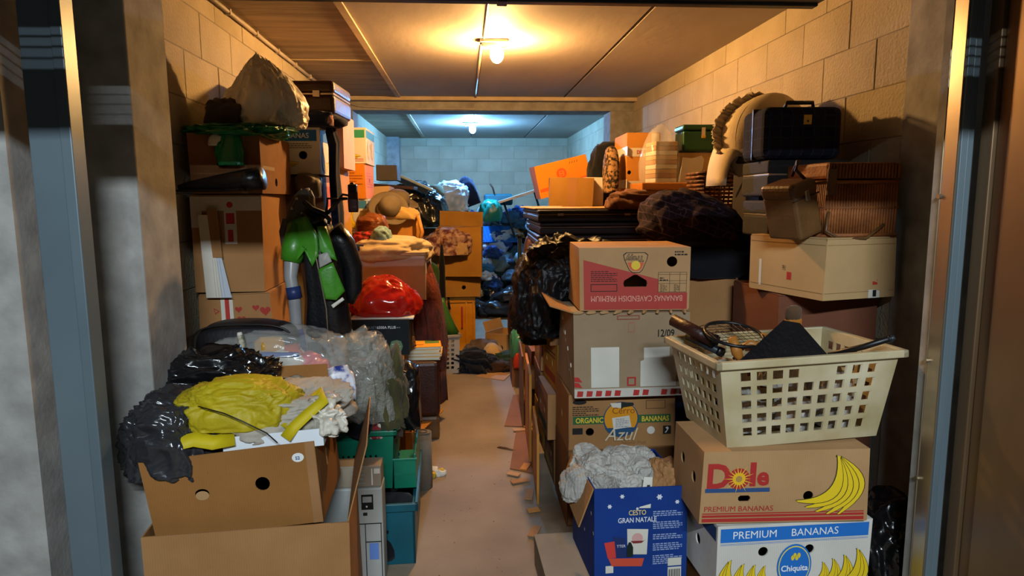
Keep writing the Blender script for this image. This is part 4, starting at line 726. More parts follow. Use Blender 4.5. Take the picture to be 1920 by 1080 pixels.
c.decal('front', [sc_(1.04)], INK, 'shield_logo', 2.5); c.decal('front', [sc_(.97)], CARD_L, 'shield_logo', 3.5); c.decal('front', [[(.21, .212), (.282, .212), (.27, .185), (.258, .176), (.235, .176), (.222, .185)]], flat('#c8553a'), 'shield_logo', 4.2); c.decal('front', [circ(.246, .2, .02, 20)], flat('#d8b83a'), 'shield_sun', 5)
c.text('front', 'Tropy', .281, .24, .034, INK, rot=PI, lay=6, bold=.06, sx=.92, italic=.1); c.text('front', 'Tropy', .281, .24, .034, CARD_L, rot=PI, lay=7, bold=.0, sx=.92, italic=.1)
c.decal('front', [rect(.048, .085, .165, .118), [(.051, .088), (.051, .115), (.162, .115), (.162, .088)]], INK, 'printed_frame', 3); c.lines('front', .05, .172, .115, 6, .0085, .003, INK, lay=3)
c.decal('front', [rect(.345, .08, W-.014, .168)], CARD_L, 'printed_table', 2)
for v in (.08, .118, .13, .158, .167): c.decal('front', [rect(.345, v, W-.014, v+.0015)], INK, 'printed_rule', 3)
for u in (.345, .395, .44, W-.0155): c.decal('front', [rect(u, .08, u+.0015, .168)], INK, 'printed_rule', 3)
c.lines('front', .355, .112, .03, 7, .0048, .002, INK, lay=3); c.lines('front', .415, .112, .025, 7, .0048, .002, INK, lay=3); c.lines('front', .352, .14, .036, 2, .009, .005, INK, lay=3); c.lines('front', W-.07, .255, .055, 2, .012, .006, INK, lay=3)
# lower boxes of the same column
for i, z in enumerate((.0, )): Carton('cardboard_carton', 'floor carton under the organic banana box', ((.70, 2.86, 0), 0, .49, .355), .40, CARD_D, top='flaps')
# stacks lining the aisle further back
ks = 0
for row, (y, zs) in enumerate(((3.32, (0, .25, .5, .75)), (3.78, (0, .25, .5, .75, .98)), (4.26, (0, .25, .5, .75, .98)), (4.75, (0, .25, .5)))):
    for k, z in enumerate(zs):
        r = random.Random(row*10+k); x = .44+r.uniform(-.03, .02) + (.5)/2; m = (CARD_D, CARD, CARD_Y, CARD_D, CARD)[(k+row*2) % 5]
        c = Carton('banana_box', ('lowest', 'second', 'third', 'fourth', 'fifth')[k] + ' banana box of the ' + ('first', 'second', 'third', 'last')[row] + ' aisle-side stack behind the 12/09 column', ((x, y, z), r.uniform(-.06, .06), .48, .225 if z > .9 else .245), .40, m, 'banana box', jit=.01, group='banana boxes lining the aisle', holes={'left': [circ(.12, .13, .018), circ(.28, .13, .018)]})
        c.lines('left', .05, .2, .3, 3, .02, .008, flat('#4a3a1c')); c.decal('left', [rect(.05, .03, .35, .075)], flat(('#8a7a2a', '#3a4a3a', '#8a3a24')[(k+row) % 3]), 'printed_band')
def plank(label, a, b, h, th, m, name='leaning_cardboard'):       # upright sheet leaning along the aisle
    a, b = Vector(a), Vector(b); t = (b-a); L_ = t.length; o = box(name, 0, L_, -th/2, th/2, 0, h, m, None, .001); o.location = a; o.rotation_euler = (math.radians(0), 0, math.atan2(t.y, t.x)); return tag(o, label, 'cardboard')
plank('ochre cardboard panel leaning against the aisle-side boxes, nearest the front', (.345, 3.1, 0), (.37, 3.55, 0), .36, .012, CARD_O); plank('upright ochre cardboard panel further along the aisle-side boxes', (.36, 3.62, 0), (.385, 4.15, 0), .52, .014, CARD_O); plank('dark cardboard panel at the far end of the aisle-side boxes', (.37, 4.22, 0), (.39, 4.7, 0), .48, .012, CARD_D)
# blue gift hamper box with newspaper
c = Carton('gift_box', 'dark blue Christmas hamper box full of crumpled newspaper', face(1114, 1284, 940, 1080, 2.18, 2.20, z0=.13, z1=.485), .34, CARD_B, 'box', top='open', flap_ang={}, flap_m=CARD, jit=.006)
W = c.w; v2 = [c.f('left', 0, c.h, .001), c.f('left', c.d, c.h, .001), c.f('left', c.d+.01, c.h-.13, .055), c.f('left', .02, c.h-.11, .05)]; pyd('flap', v2, [(0, 1, 2, 3)], CARD, c.root).modifiers.new('s', 'SOLIDIFY').thickness = .005
WH = flat('#d0d4dc'); c.text('front', 'CESTO', .155, .255, .026, flat('#d8c07a'), align='CENTER', sx=.8, bold=.015); c.text('front', 'GRAN NATALE', .155, .228, .026, WH, align='CENTER', sx=.8, bold=.015)
def star(u, v, r): return [(u+r*(1 if i % 2 == 0 else .6)*math.cos(i*PI/6), v+r*(1 if i % 2 == 0 else .6)*math.sin(i*PI/6)) for i in range(12)]
for u, v, r_ in ((.10, .325, .009), (.055, .29, .009), (.235, .318, .012), (.30, .297, .009), (.155, .278, .006)): c.decal('front', [star(u, v, r_)], WH, 'snowflake')
for u, v, r_ in ((.30, .25, .009), (.33, .19, .009), (.2, .14, .008), (.1, .2, .008)): c.decal('left', [star(u, v, r_)], WH, 'snowflake')
for u, v in ((.05, .3), (.12, .2)): c.decal('right', [star(u, v, .008)], WH, 'snowflake')
for v, n in ((.262, 3), (.222, 4), (.175, 3), (.14, 4), (.095, 5)): c.lines('front', .212, v, W-.23, n, .0075, .004, flat('#8f9fc4'))
c.decal('front', [[(.118, .205), (.195, .2), (.19, .105), (.12, .11)]], PAPER, 'printed_wrapper', 2); c.decal('front', [circ(.155, .168, .02, 16)], flat('#c89a94'), 'printed_wrapper', 3); c.decal('front', [[(.13, .16), (.18, .158), (.185, .164), (.17, .15), (.14, .15)]], flat('#7a2a2c'), 'printed_wrapper', 4)
c.decal('front', [[(.05, .10), (.18, .092), (.172, .062), (.062, .07)]], flat('#c24a34'), 'printed_basket', 4); c.decal('front', [[(.035, .158), (.072, .162), (.078, .10), (.048, .10)]], flat('#c43a32'), 'printed_pack', 3); c.decal('front', [[(.068, .178), (.112, .17), (.112, .10), (.075, .10)]], flat('#1a2a5c'), 'printed_pack', 2.6); c.text('front', 'TTER', .08, .138, .014, WH, lay=4)
c.decal('front', [[(.115, .10), (.14, .10), (.14, .135), (.132, .155), (.124, .155), (.116, .135)]], flat('#14201c'), 'printed_bottle', 3); c.decal('front', [rect(.04, .045, .068, .072)], PAPER, 'printed_square', 4); c.decal('front', [rect(W-.07, .055, W-.02, .085)], PAPER, 'printed_square', 3); c.decal('front', [rect(W-.07, .0, W-.02, .05)], PAPER, 'barcode_field', 3)
for i in range(9): c.decal('front', [rect(W-.066+i*.0048, .004, W-.066+i*.0048+(.002 if i % 2 else .003), .042)], INK, 'barcode_bar', 4)
for i, (px, py, d, s) in enumerate(((1084, 918, 2.32, .13), (1120, 900, 2.38, .15), (1105, 880, 2.45, .15), (1150, 905, 2.34, .14), (1165, 885, 2.42, .16), (1195, 898, 2.36, .13), (1205, 876, 2.46, .12), (1130, 918, 2.29, .10), (1180, 918, 2.29, .10))):
    lump('newspaper_ball', ('crumpled newspaper ball at the left rim of the blue hamper box', 'crumpled newspaper ball second from the left in the blue hamper box', 'topmost crumpled newspaper at the back left of the hamper box', 'crumpled newspaper in the middle of the hamper box', 'crumpled newspaper behind the middle of the hamper box', 'crumpled newspaper right of centre in the hamper box', 'small crumpled newspaper in the back right of the hamper box', 'crumpled newspaper behind the front rim, left half of the hamper box', 'crumpled newspaper behind the front rim, right half of the hamper box')[i], 'newspaper', P(px, py, d) - Vector((0, 0, s*.25)), (s, s*.9, s*.85), NEWS, 'paper', 110+i, sub=5, amp=.38, group='newspaper balls in the hamper box', rz=i, smooth=False)
lump('kraft_paper', 'crumpled brown wrapping paper at the right of the hamper box', 'paper', P(1252, 925, 2.36)-Vector((0, 0, .03)), (.16, .18, .17), KRAFT, 'paper', 121, sub=5, amp=.35, smooth=False)
t = thing('newspaper_strip', 'white paper strip with print hanging at the hamper rim', 'paper', P(1208, 935, 2.20)); pyd('strip', [(-.02, -.01, -.03), (.02, -.012, -.03), (.035, .02, .07), (.005, .025, .07)], [(0, 1, 2, 3)], PAPER, t).modifiers.new('s', 'SOLIDIFY').thickness = .002; pyd('printed_bar', [(-.0, -.0085, .0), (.012, -.009, .0), (.024, .012, .045), (.013, .013, .045)], [(0, 1, 2, 3)], INK, t)
c = Carton('small_box', 'low grey box on the floor under the blue hamper box', face(1030, 1270, 1060, 1080, 2.20, 2.22, z0=0, z1=.125), .36, card('cardboard_grey', '#8d8578', '#756e62'), 'box')
c = Carton('banana_box', 'dark blue banana box with white letters right of the organic banana box', ((1.10, 2.98, .30), .0, .28, .24), .2, card('cardboard_navy', '#16244a', '#101a38'), 'banana box', jit=.003)
c.text('front', 'ana', .04, .10, .05, flat('#8a94a8'), sx=.9); 
Carton('cardboard_carton', 'floor carton beneath the dark blue banana box', ((1.10, 2.98, 0), 0, .28, .295), .2, CARD_D, top='flaps')
# ================================================================== RIGHT FRONT COLUMN
Carton('cardboard_carton', 'shallow carton on the floor under the white and blue banana box at the lower right', ((1.10, 2.06, 0), .03, .54, .185), .36, CARD_D, top='closed')
c = Carton('banana_box', 'white and blue banana box at the lower right, below the red-lettered banana box', face(1343, 1626, 972, 1080, 1.99, 2.01, z0=.19, z1=.437), .32, CARD_W, 'banana box', jit=.004, holes={'front': [circ(.158, .15, .017), circ(.318, .15, .017)], 'left': [circ(.16, .12, .02)]})
W, H = c.w, c.h; BL = flat('#1f6cc0'); c.decal('front', [rect(.01, H-.058, W-.012, H-.01)], BL, 'blue_band'); c.text('front', 'PREMIUM', .05, H-.046, .037, flat('#e4e4e4'), sx=1.0); c.text('front', 'BANANAS', .25, H-.046, .037, flat('#e4e4e4'), sx=.98)
for k in (.064, .068): c.decal('front', [rect(.01, H-k, W-.012, H-k+.0012)], BL, 'blue_rule')
c.decal('front', [circ(W/2, .095, .06, 32, 1.3)], BL, 'oval_badge', 5); c.decal('front', [circ(W/2, .095, .055, 32, 1.3)], flat('#e0d060'), 'oval_badge', 6); c.decal('front', [circ(W/2, .095, .052, 32, 1.3)], BL, 'oval_badge', 7); c.text('front', 'Chiquita', W/2, .078, .029, flat('#e8e8e8'), align='CENTER', lay=9, bold=.02, sx=.95)
for q in range(4): c.decal('front', [circ(W/2-.008+.007*q, .125+.008*(q % 2), .006, 10, 1.6)], flat('#d8c23a'), 'badge_figure', 9)
for k, (u, v, s) in enumerate(((.045, .125, .15), (.09, .11, .13), (.13, .105, .11), (.165, .1, .09))): banana_hand(c, 'front', u, v, s, 1, 3, -1.25, .2)
for k, (u, v, s) in enumerate(((W-.045, .14, .16), (W-.09, .12, .13), (W-.13, .11, .11), (W-.165, .1, .09))): banana_hand(c, 'front', u, v, s, -1, 3, -1.25, .2)
c.decal('left', [rect(.01, H-.058, .31, H-.01)], flat('#1c3a66'), 'blue_band')
c = Carton('banana_box', 'tan banana box with red lettering and a bunch of bananas, under the cream basket', face(1312, 1622, 843, 975, 2.0, 1.985, z0=.442, z1=.69), .30, CARD_L, 'banana box', jit=.006, holes={'front': [[(.128, .075), (.158, .075), (.163, .082), (.163, .09), (.156, .096), (.13, .096), (.123, .09), (.123, .082)], circ(.355, .09, .017)], 'left': [circ(.1, .15, .02), circ(.22, .13, .02)]})
W, H = c.w, c.h; RD = flat('#a82c28'); c.text('front', 'D', .012, .125, .115, RD, bold=.035, sx=.95); c.text('front', 'l', .155, .133, .105, RD, bold=.05); c.text('front', 'e', .18, .133, .088, RD, bold=.035, sx=.95)
c.decal('front', [circ(.12, .155, .036, 24)], RD, 'logo_sun_disc', 3)
for i in range(18):
    a = i*2*PI/18; l = .052 if i % 2 else .04; ca, sa = math.cos(a), math.sin(a); w2 = .0022; c.decal('front', [[(.12+.015*ca-w2*sa, .155+.015*sa+w2*ca), (.12+.015*ca+w2*sa, .155+.015*sa-w2*ca), (.12+l*ca, .155+l*sa)]], flat('#e0b83a'), 'sun_ray', 5)
c.decal('front', [circ(.12, .155, .021, 20)], flat('#e0b020'), 'sun_core', 5.5); c.decal('front', [circ(.12, .155, .011, 16)], flat('#a88448'), 'sun_core', 6.3); c.decal('front', [rect(.012, .108, .225, .122)], flat('#2c4a78'), 'blue_bar', 2)
c.text('front', 'PREMIUM BANANAS', .012, .042, .026, RD, sx=.98)
for v, t_ in ((.005, .012), (.021, .008), (.032, .004)): c.decal('front', [rect(.008, v, W-.012, v+t_)], RD, 'red_rule')
banana_hand(c, 'front', .448, .225, .20, -1, 5, -1.62, .19)
# cream laundry basket
bk = lattice('laundry_basket', 'dirty cream plastic basket with square holes, full of tools', 'basket', P(1492, 846, 2.02) + Vector((0, .0, .0)), .12, .62, .43, .30, CREAMP, 9, 5, 7, taper=.045, skip=((4, 4), (5, 4)), hole=.62, rim=.018, margin=.09, vmargin=.1)
bk.location = (1.115, 2.0, .694); bk.rotation_euler = (-.02, -.03, .06)
bz = Vector((1.115, 2.0, .694)); BR = Matrix.Rotation(.06, 3, 'Z')
def inb(x, y, z): return bz + BR @ Vector((x, y, z))
for i, (x, y, z, s) in enumerate(((-.15, .155, .015, .14), (.02, .155, .015, .15), (.17, .155, .015, .14), (-.1, .29, .015, .15), (.12, .29, .02, .15), (.14, .13, .12, .14), (.0, .2, .15, .14), (-.17, .28, .13, .14))):
    lump('newspaper_ball', ('newspaper wad at the bottom left inside the cream basket', 'newspaper wad at the bottom middle inside the cream basket', 'newspaper wad at the bottom right inside the cream basket', 'newspaper wad behind the left ones in the cream basket', 'newspaper wad at the back right in the cream basket', 'upper newspaper wad showing through the basket holes', 'upper middle newspaper wad under the black folder', 'upper left newspaper wad beside the racket')[i], 'newspaper', inb(x, y, z), (s, s*.8, s*.8), NEWS, 'paper', 140+i, sub=4, amp=.33, group='newspaper in the cream basket', rz=i, smooth=False)
t = thing('leather_folder', 'black leather folder propped up like a tent in the cream basket', 'folder', inb(-.10, .07, .285), .1)
for sgn in (1,):
    vs = [(-.17, -.045, -.01), (.17, -.05, .0), (.105, .03, .105), (.05, .04, .115)]; o = pyd('cover', vs, [(0, 1, 2, 3)], BLKLEATH, t); o.modifiers.new('s', 'SOLIDIFY').thickness = .012
    o = pyd('cover', [(.17, -.05, .0), (.20, .07, -.02), (.09, .07, .1), (.05, .04, .115), (.105, .03, .105)], [(0, 1, 2, 3, 4)], BLKLEATH, t); o.modifiers.new('s', 'SOLIDIFY').thickness = .01
t = thing('brush', 'worn brown brush leaning on the black folder in the basket', 'brush', inb(.02, .15, .365), .4); box('head', -.03, .03, 0, .03, 0, .03, WOOD, t, .006); lump('bristles', None, None, (0, .015, .028), (.07, .035, .05), fabric('#6a5038', '#3a2a1c'), 'paper', 151, parent=t, sub=3, amp=.2)
t = thing('tennis_racket', 'old racket with black rim and string grid behind the tools in the basket', 'racket', inb(-.17, .22, .335), .2, None, .25); n = 28
tube('rim', [(.10*math.cos(i*2*PI/n), .10*math.sin(i*2*PI/n), 0) for i in range(n)], .006, BLACKP, t, 6, True)
bm = bmesh.new()
for i in range(-4, 5):
    x = i*.021; h_ = math.sqrt(max(0, .01-x*x)); addtube(bm, [(x, -h_, 0), (x, h_, 0)], .0012, 4); addtube(bm, [(-h_, x, 0), (h_, x, 0)], .0012, 4)
bmo('strings', bm, BLACKP, t); tube('handle', [(.095, -.02, 0), (.2, -.08, -.02)], .01, WOOD, t)
t = thing('hammer_handle', 'pale wooden tool handle in the left of the cream basket', 'tool', inb(-.19, .16, .29), .0); tube('shaft', [(0, 0, 0), (.04, -.02, .03), (.085, -.03, .02)], .011, WOOD, t); tube('blade', [(-.02, -.01, .05), (-.005, -.02, .0), (.01, -.02, -.03)], [.016, .02, .012], WOOD, t)
for i, (a, b_) in enumerate((((1262, 600, 2.36), (1340, 640, 2.22)), ((1290, 630, 2.34), (1352, 660, 2.2)))):
    A = P(*a); B = P(*b_); t = thing('flat_iron_case', ('dark wooden case sticking out at the left of the cream basket', 'dark metal bar below the wooden case in the cream basket')[i], ('case', 'bar')[i], A); tube('body', [(0, 0, 0), B-A], (.024, .016)[i], (LEATH, DARKST)[i], t, 8); tube('end_cap', [(B-A)*.96, (B-A)*1.03], (.026, .018)[i], BLACKP, t, 8)
t = thing('crowbar', 'long black bar lying across the right rim of the cream basket', 'bar', P(1580, 660, 2.08)); tube('shaft', [(-.05, 0, -.01), P(1620, 650, 2.04)-t.location, P(1672, 634, 1.98)-t.location], .010, BLACKP, t); tube('tip', [P(1668, 636, 1.985)-t.location, P(1678, 632, 1.975)-t.location], [.012, .008], DARKST, t)
lump('garbage_bag', 'black garbage bag on the floor at the far right corner', 'garbage bag', (1.535, 2.2, 0), (.26, .36, .40), BLACKBAG, 'bag', 160, sub=5, amp=.25)
# ================================================================== RIGHT WALL STACK
for i, (z, h) in enumerate(((0, .37), (.375, .36), (.74, .365))): Carton('cardboard_carton', ('floor', 'middle', 'upper')[i] + ' brown carton of the column under the tan carton by the right pier', ((1.47, 2.56, z), 0, .42, h), .45, (CARD_D, card('cardboard_red', '#7a4a34', '#623a28'), MATS['cardboard_red'] if 'cardboard_red' in MATS else CARD_D)[i], top='flaps')
A = P(1545, 520, 2.36); B = P(1678, 520, 2.45)
c = Carton('cardboard_carton', 'tan carton with its corner forward, carrying the wicker hamper', ((( A.x+B.x)/2, (A.y+B.y)/2, 1.115), math.atan2(B.y-A.y, B.x-A.x), (B-A).length, .225), .42, CARD_T, top='flaps', jit=.004)
W, H = c.w, c.h; c.decal('front', [rect(W*.62, .0, W*.78, .075)], PAPER, 'label'); c.decal('front', [rect(W*.67, .05, W*.74, .07)], flat('#b83a28'), 'label_logo', 3); c.decal('front', [rect(W*.68, .005, W*.73, .03)], INK, 'label_logo', 3)
c.text('left', '16', .22, .115, .03, INK, sx=.7, rot=PI); c.decal('left', [rect(.225, .06, .25, .09)], RED, 'red_stamp')
for sd, uw in (('front', W), ('left', .42)):
    for v in (.025, H-.022): c.decal(sd, [rect(.005, v, uw-.005, v+.002)], flat('#8a6a42'), 'crease')
c.decal('left', [rect(.06, .02, .075, .13)], PAPER, 'torn_strip')
def wicker(name, label, loc, rz, w_, d_, h, m, nv=26, nh=12):
    t = thing(name, label, 'hamper', loc, rz); box('core', -w_/2+.008, w_/2-.008, .008, d_-.008, .004, h*.76, m, t); box('lid', -w_/2, w_/2, 0, d_, h*.78, h, m, t, .012)
    bm = bmesh.new()
    for i in range(nv):
        x = -w_/2+w_*(i+.5)/nv; addtube(bm, [(x, .004, 0), (x, .0, h*.38), (x, .004, h*.76)], .0055, 6)
    for i in range(int(nv*d_/w_)):
        y = d_*(i+.5)/int(nv*d_/w_); addtube(bm, [(-w_/2+.004, y, 0), (-w_/2, y, h*.38), (-w_/2+.004, y, h*.76)], .0055, 6)
    o = bmo('wicker_rods', bm, m, t, True); o['kind'] = 'stuff'
    for z in (.01, h*.4, h*.74): tube('wicker_band', [(-w_/2, 0, z), (w_/2, 0, z), (w_/2, d_, z), (-w_/2, d_, z)], .008, m, t, 6, True)
    return t
t = wicker('wicker_hamper', 'brown wicker hamper with leather strap at the right wall', (1.51, 2.44, 1.345), .05, .29, .30, .285, WICK)
bm = bmesh.new()
for i in range(22): x = -.14+i*.0133; addtube(bm, [(x, -.003, .225), (x, -.003, .28)], .005, 6)
o = bmo('lid_rods', bm, WICK, t, True); o['kind'] = 'stuff'; box('leather_tab', -.15, -.115, -.012, .0, .16, .26, LEATH2, t, .003); tube('strap', [(-.14, -.01, .1), (-.16, -.03, .03), (-.11, -.04, -.0), (.0, -.035, .0), (.08, -.02, .05)], .006, LEATH2, t)
t = thing('camera_case', 'brown leather camera case tilted against the wicker hamper', 'case', P(1520, 445, 2.42), .35, None, 0, -.28)
box('body', -.05, .07, 0, .16, 0, .17, LEATH2, t, .012); box('lid', -.055, .075, -.004, .164, .155, .215, LEATH2, t, .02, 3); tube('seam', [(-.056, 0, .155), (.076, 0, .155)], .003, LEATH, t, 5); tube('handle', [(.05, .03, .21), (.0, .02, .26), (.04, .04, .285), (.10, .1, .27), (.09, .13, .215)], .007, LEATH, t); box('clasp', .0, .02, -.009, .0, .14, .18, GALV, t, .002)
CLD = mat('dark_cloth_case', '#2a2a2e', '#1d1d20', rough=.85, bump=.2, bscale=120)
suitcase('travel_case', 'dark flat case at the bottom of the pile beside the camera case', P(1505, 445, 2.72) , -.05, .30, .30, .155, CLD, handle=False, lock=False, bev=.01, cat='case')
suitcase('travel_case', 'dark grey case under the plaid suitcase', (P(1505, 445, 2.72).x+.01, 2.72, 1.505), -.05, .34, .30, .15, CLD, handle=False, lock=False, bev=.01, cat='case')
PLD = plaid('navy_plaid', '#181c2c', '#2f3342', '#2a2634', 22); t = thing('suitcase', 'plaid cloth suitcase with yellow lock on top of the right wall pile', 'suitcase', (P(1500, 300, 2.74).x, 2.72, 1.658), -.05)
box('shell', -.165, .165, 0, .26, 0, .215, PLD, t, .03, 3); box('rim_band', -.168, .168, .12, .135, .0, .218, BLKLEATH, t, .004); tube('handle', [(-.06, .06, .213), (-.055, .05, .235), (.055, .05, .235), (.06, .06, .213)], .009, BLKLEATH, t); box('lock_plate', -.005, .03, -.004, .002, .14, .18, mat('brass', '#c8a84a', '#a88a34', rough=.4, metal=.5), t, .002); box('keyhole', .01, .016, -.006, -.003, .15, .158, INK, t)
suitcase('travel_case', 'black flat case jutting out to the right behind the plaid suitcase', (1.48, 3.0, 1.66), 0, .34, .2, .07, CLD, handle=False, lock=False, bev=.01, cat='case')
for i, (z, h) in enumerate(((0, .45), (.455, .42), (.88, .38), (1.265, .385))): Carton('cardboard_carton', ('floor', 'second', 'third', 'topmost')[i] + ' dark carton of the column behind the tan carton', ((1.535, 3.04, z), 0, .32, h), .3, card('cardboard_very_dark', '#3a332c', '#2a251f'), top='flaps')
# carton with oval print, red box, grey box
c = Carton('cardboard_carton', 'plain brown carton with an oval print behind the cream basket', face(1285, 1378, 515, 640, 3.2, 3.1, z0=.76, z1=1.11), .35, CARD, top='flaps', jit=.005); W = c.w
c.decal('front', [circ(W*.55, .085, .085, 28, .42), [(x, y) for x, y in circ(W*.55, .085, .079, 28, .40)[::-1]]], flat('#4a3020'), 'oval_print'); c.text('front', 'omp', W*.58, .07, .045, flat('#4a3020'), italic=.2, bold=.02)
Carton('cardboard_carton', 'carton below the brown carton with the oval print', ((1.22, 3.2, .36), 0, .32, .395), .36, CARD_D, top='flaps'); Carton('cardboard_carton', 'floor carton two below the oval print', ((1.22, 3.2, 0), 0, .32, .355), .36, CARD_D, top='flaps')
GB = card('cardboard_slate', '#5c5850', '#48453e'); Carton('cardboard_carton', 'slate grey box wedged left of the tan carton', ((1.50, 3.60, 1.10), 0, .24, .28), .3, GB, 'box'); Carton('red_box', 'bright red flat box under the dark wicker basket', ((1.47, 3.58, 1.385), 0, .30, .06), .3, card('cardboard_scarlet', '#c02c18', '#9c2010'), 'box')
for i, z in enumerate((0, .37, .74)): Carton('cardboard_carton', ('floor', 'second', 'third')[i] + ' carton of the column under the slate grey box', ((1.40, 3.62, z), 0, .5, .355), .4, CARD_D, top='flaps')
t = thing('wicker_basket', 'dark wicker basket under the cream hood', 'basket', (1.46, 3.60, 1.447)); WD = mat('dark_wicker', '#7a4a26', '#2c160a', scale=30, contrast=.2, rough=.6)
for k in range(9):
    z = .012+k*.022; e = .13+.004*k; tube('weave', [(sx*e+.003*(-1)**k, sy*e*.8+.12, z) for sx, sy in ((-1, -1), (-.33, -1), (.33, -1), (1, -1), (1, 0), (1, 1), (0, 1), (-1, 1), (-1, 0))], .0095, WD, t, 6, True)
for i in range(11): x = -.13+i*.026; tube('stake', [(x, .012, 0), (x*1.12, -.012, .2)], .005, WD, t, 5)
box('base', -.13, .13, .02, .22, 0, .008, WD, t)
# cream hood (bassinet) with ruffle
h = thing('cradle_hood', 'cream fabric cradle hood with ruffled edge behind the plaid suitcase', 'cradle hood', P(1432, 330, 3.3)); CRM = mat('cream_fabric', '#d2c3a0', '#bba984', scale=7, rough=.9, bump=.15, bscale=120)
HT, HB = P(1462, 186, 3.25)-h.location, P(1408, 338, 3.2)-h.location; hx = (HB-HT).normalized(); e2 = Vector((0, -1, 0)); e2 = (e2-hx*e2.dot(hx)).normalized(); e1 = hx.cross(e2); e1 = e1 if e1.x < 0 else -e1
def hood(s_, phi, rr=.2): k = rr*max(0, math.sin(PI*(.04+.92*s_)))**.62*(1+.05*abs(math.sin(phi*3.4))); return HT+(HB-HT)*s_ + e1*(k*math.cos(phi)) + e2*(k*math.sin(phi))
vs, fs = [], []; nu, nv = 20, 40
for i in range(nu+1):
    for j in range(nv+1): vs.append(hood(i/nu, -.25+2.9*j/nv))
for i in range(nu):
    for j in range(nv): q = i*(nv+1)+j; fs.append((q, q+1, q+nv+2, q+nv+1))
o = pyd('canopy', vs, fs, CRM, h, True); o.modifiers.new('s', 'SOLIDIFY').thickness = .006
for j in range(4): tube('rib_seam', [hood(i/16, .45+.62*j, .204) for i in range(17)], .0035, CRM, h, 6)
vs, fs = [], []; n = 150
for i in range(n+1):
    base = hood(i/n, -.2, .2); nrm = e1; wv = math.sin(i*.85+1.5*math.sin(i*.13))*.022+.012*noise.noise(Vector((i*.2, 0, 0)))
    for k in range(4): vs.append(base + nrm*(.018*k) + e2*(wv*k/3) + hx*(.01*math.sin(i*.43)*k/3))
for i in range(n):
    for k in range(3): q = i*4+k; fs.append((q, q+1, q+5, q+4))
o = pyd('ruffle', vs, fs, CRM, h, True); o.modifiers.new('s', 'SOLIDIFY').thickness = .003
vs, fs = [], []                                     # curved side panel low on the left
for i in range(17):
    a = i/16*PI*.95
    for k, (rr, yy) in enumerate(((.085, -.2), (.12, -.12), (.16, .02))): vs.append((-.215-rr*.75*math.cos(a)*.9+.02*k, yy, -.05+rr*1.6*math.sin(a)))
for i in range(16):
    for k in range(2): q = i*3+k; fs.append((q, q+1, q+4, q+3))
o = pyd('side_panel', vs, fs, CRM, h, True); o.modifiers.new('s', 'SOLIDIFY').thickness = .008
for sx in (-.22, .22): tube('frame_wire', [(sx, -.15, .15), (sx*.95, .0, .0), (sx*.9, .05, -.06)], .005, GALV, h, 6)
# shelf-like stool with tins and papers
t = thing('wooden_stool', 'varnished wooden stool carrying the green tin and papers', 'stool', (1.425, 4.32, 1.30), .0)
box('seat', -.26, .26, 0, .32, .25, .30, WOOD, t, .006)
for x, y in ((-.25, .01), (.21, .01), (-.25, .27), (.21, .27)): box('leg', x, x+.04, y, y+.04, 0, .25, WOOD, t, .004)
for a in ((-.25, .25, .015, .035), (-.25, .25, .285, .305)): box('apron', *a, .19, .25, WOOD, t, .003)
for i, z in enumerate((0, .325, .65, .975)): Carton('cardboard_carton', ('floor', 'second', 'third', 'top')[i] + ' carton of the column under the wooden stool', ((1.42, 4.32, z), 0, .5, .31), .34, (CARD_D, CARD)[i % 2], top='flaps')
t = thing('tin_box', 'dark green metal tin with a clasp on the wooden stool', 'tin', P(1318, 274, 4.38), -.04); t.location.z = 1.805; GT = mat('green_tin', '#1d4a2a', '#143820', rough=.35, metal=.3)
box('body', -.135, .135, 0, .2, 0, .135, GT, t, .015, 3); box('lid', -.138, .138, -.003, .203, .137, .175, GT, t, .012, 3); box('clasp', -.012, .012, -.008, .0, .09, .155, GALV, t, .002); box('clasp_disc', -.014, .014, -.01, -.004, .085, .105, mat('brass', '#c8a84a'), t, .003)
c = Carton('paper_box', 'cream cardboard box beneath the green tin', ((1.56, 4.42, 1.602), 0, .24, .195), .18, CARD_T, 'box')
t = thing('paper_bundle', 'bundle of white papers curling out of the cream box', 'papers', (1.50, 4.335, 1.602), .1)
for i in range(7): o = pyd('sheet', [(-.07, .03+i*.006, 0), (.07, .02+i*.006, 0), (.085, .0+i*.006, .15+.004*i), (-.06+.003*i, .01+i*.006, .16-.003*i), ], [(0, 1, 2, 3)], PAPER, t); o.modifiers.new('s', 'SOLIDIFY').thickness = .002
t = thing('wrapped_books', 'stack of old books wrapped in clear plastic on the stool', 'books', (1.325, 4.37, 1.602), .1)
for i in range(9): box('book', -.06, .09, .0, .18, i*.03, i*.03+.027, (PAPER, KRAFT, CARD_T)[i % 3], t, .002)
lump('plastic_film', None, None, (.0, .08, -.0), (.26, .26, .36), CLEAR, 'paper', 170, parent=t, sub=4, amp=.15, box_=.5, peak=(.0, 0, .4))
# taped carton, leopard cushion, black bags
c = Carton('cardboard_carton', 'tall carton sealed with red-lettered white tape next to the wooden stool', face(1174, 1236, 262, 385, 4.72, 4.72, z0=1.45, z1=1.95), .40, CARD_O, top='flaps', jit=.006, holes={'front': [circ(.02, .23, .014)]}); W = c.w
for v in (.11, .34): c.decal('front', [rect(0, v, W, v+.06)], TAPEW, 'tape'); c.decal('left', [rect(.0, v+.01, .42, v+.07)], TAPEW, 'tape'); c.text('front', 'DE FAZIO', .07, v+.018, .036, RED, sx=.9, bold=.02, lay=3)
c.decal('front', [rect(W-.065, 0, W-.01, c.h)], TAPEW, 'tape', 2); c.text('front', 'DE FAZIO', W-.022, .27, .04, RED, rot=PI/2, sx=.9, bold=.02, lay=4); c.text('front', 'DE FAZIO', W-.022, .06, .04, flat('#6a2420'), rot=PI/2, sx=.9, bold=.02, lay=4)
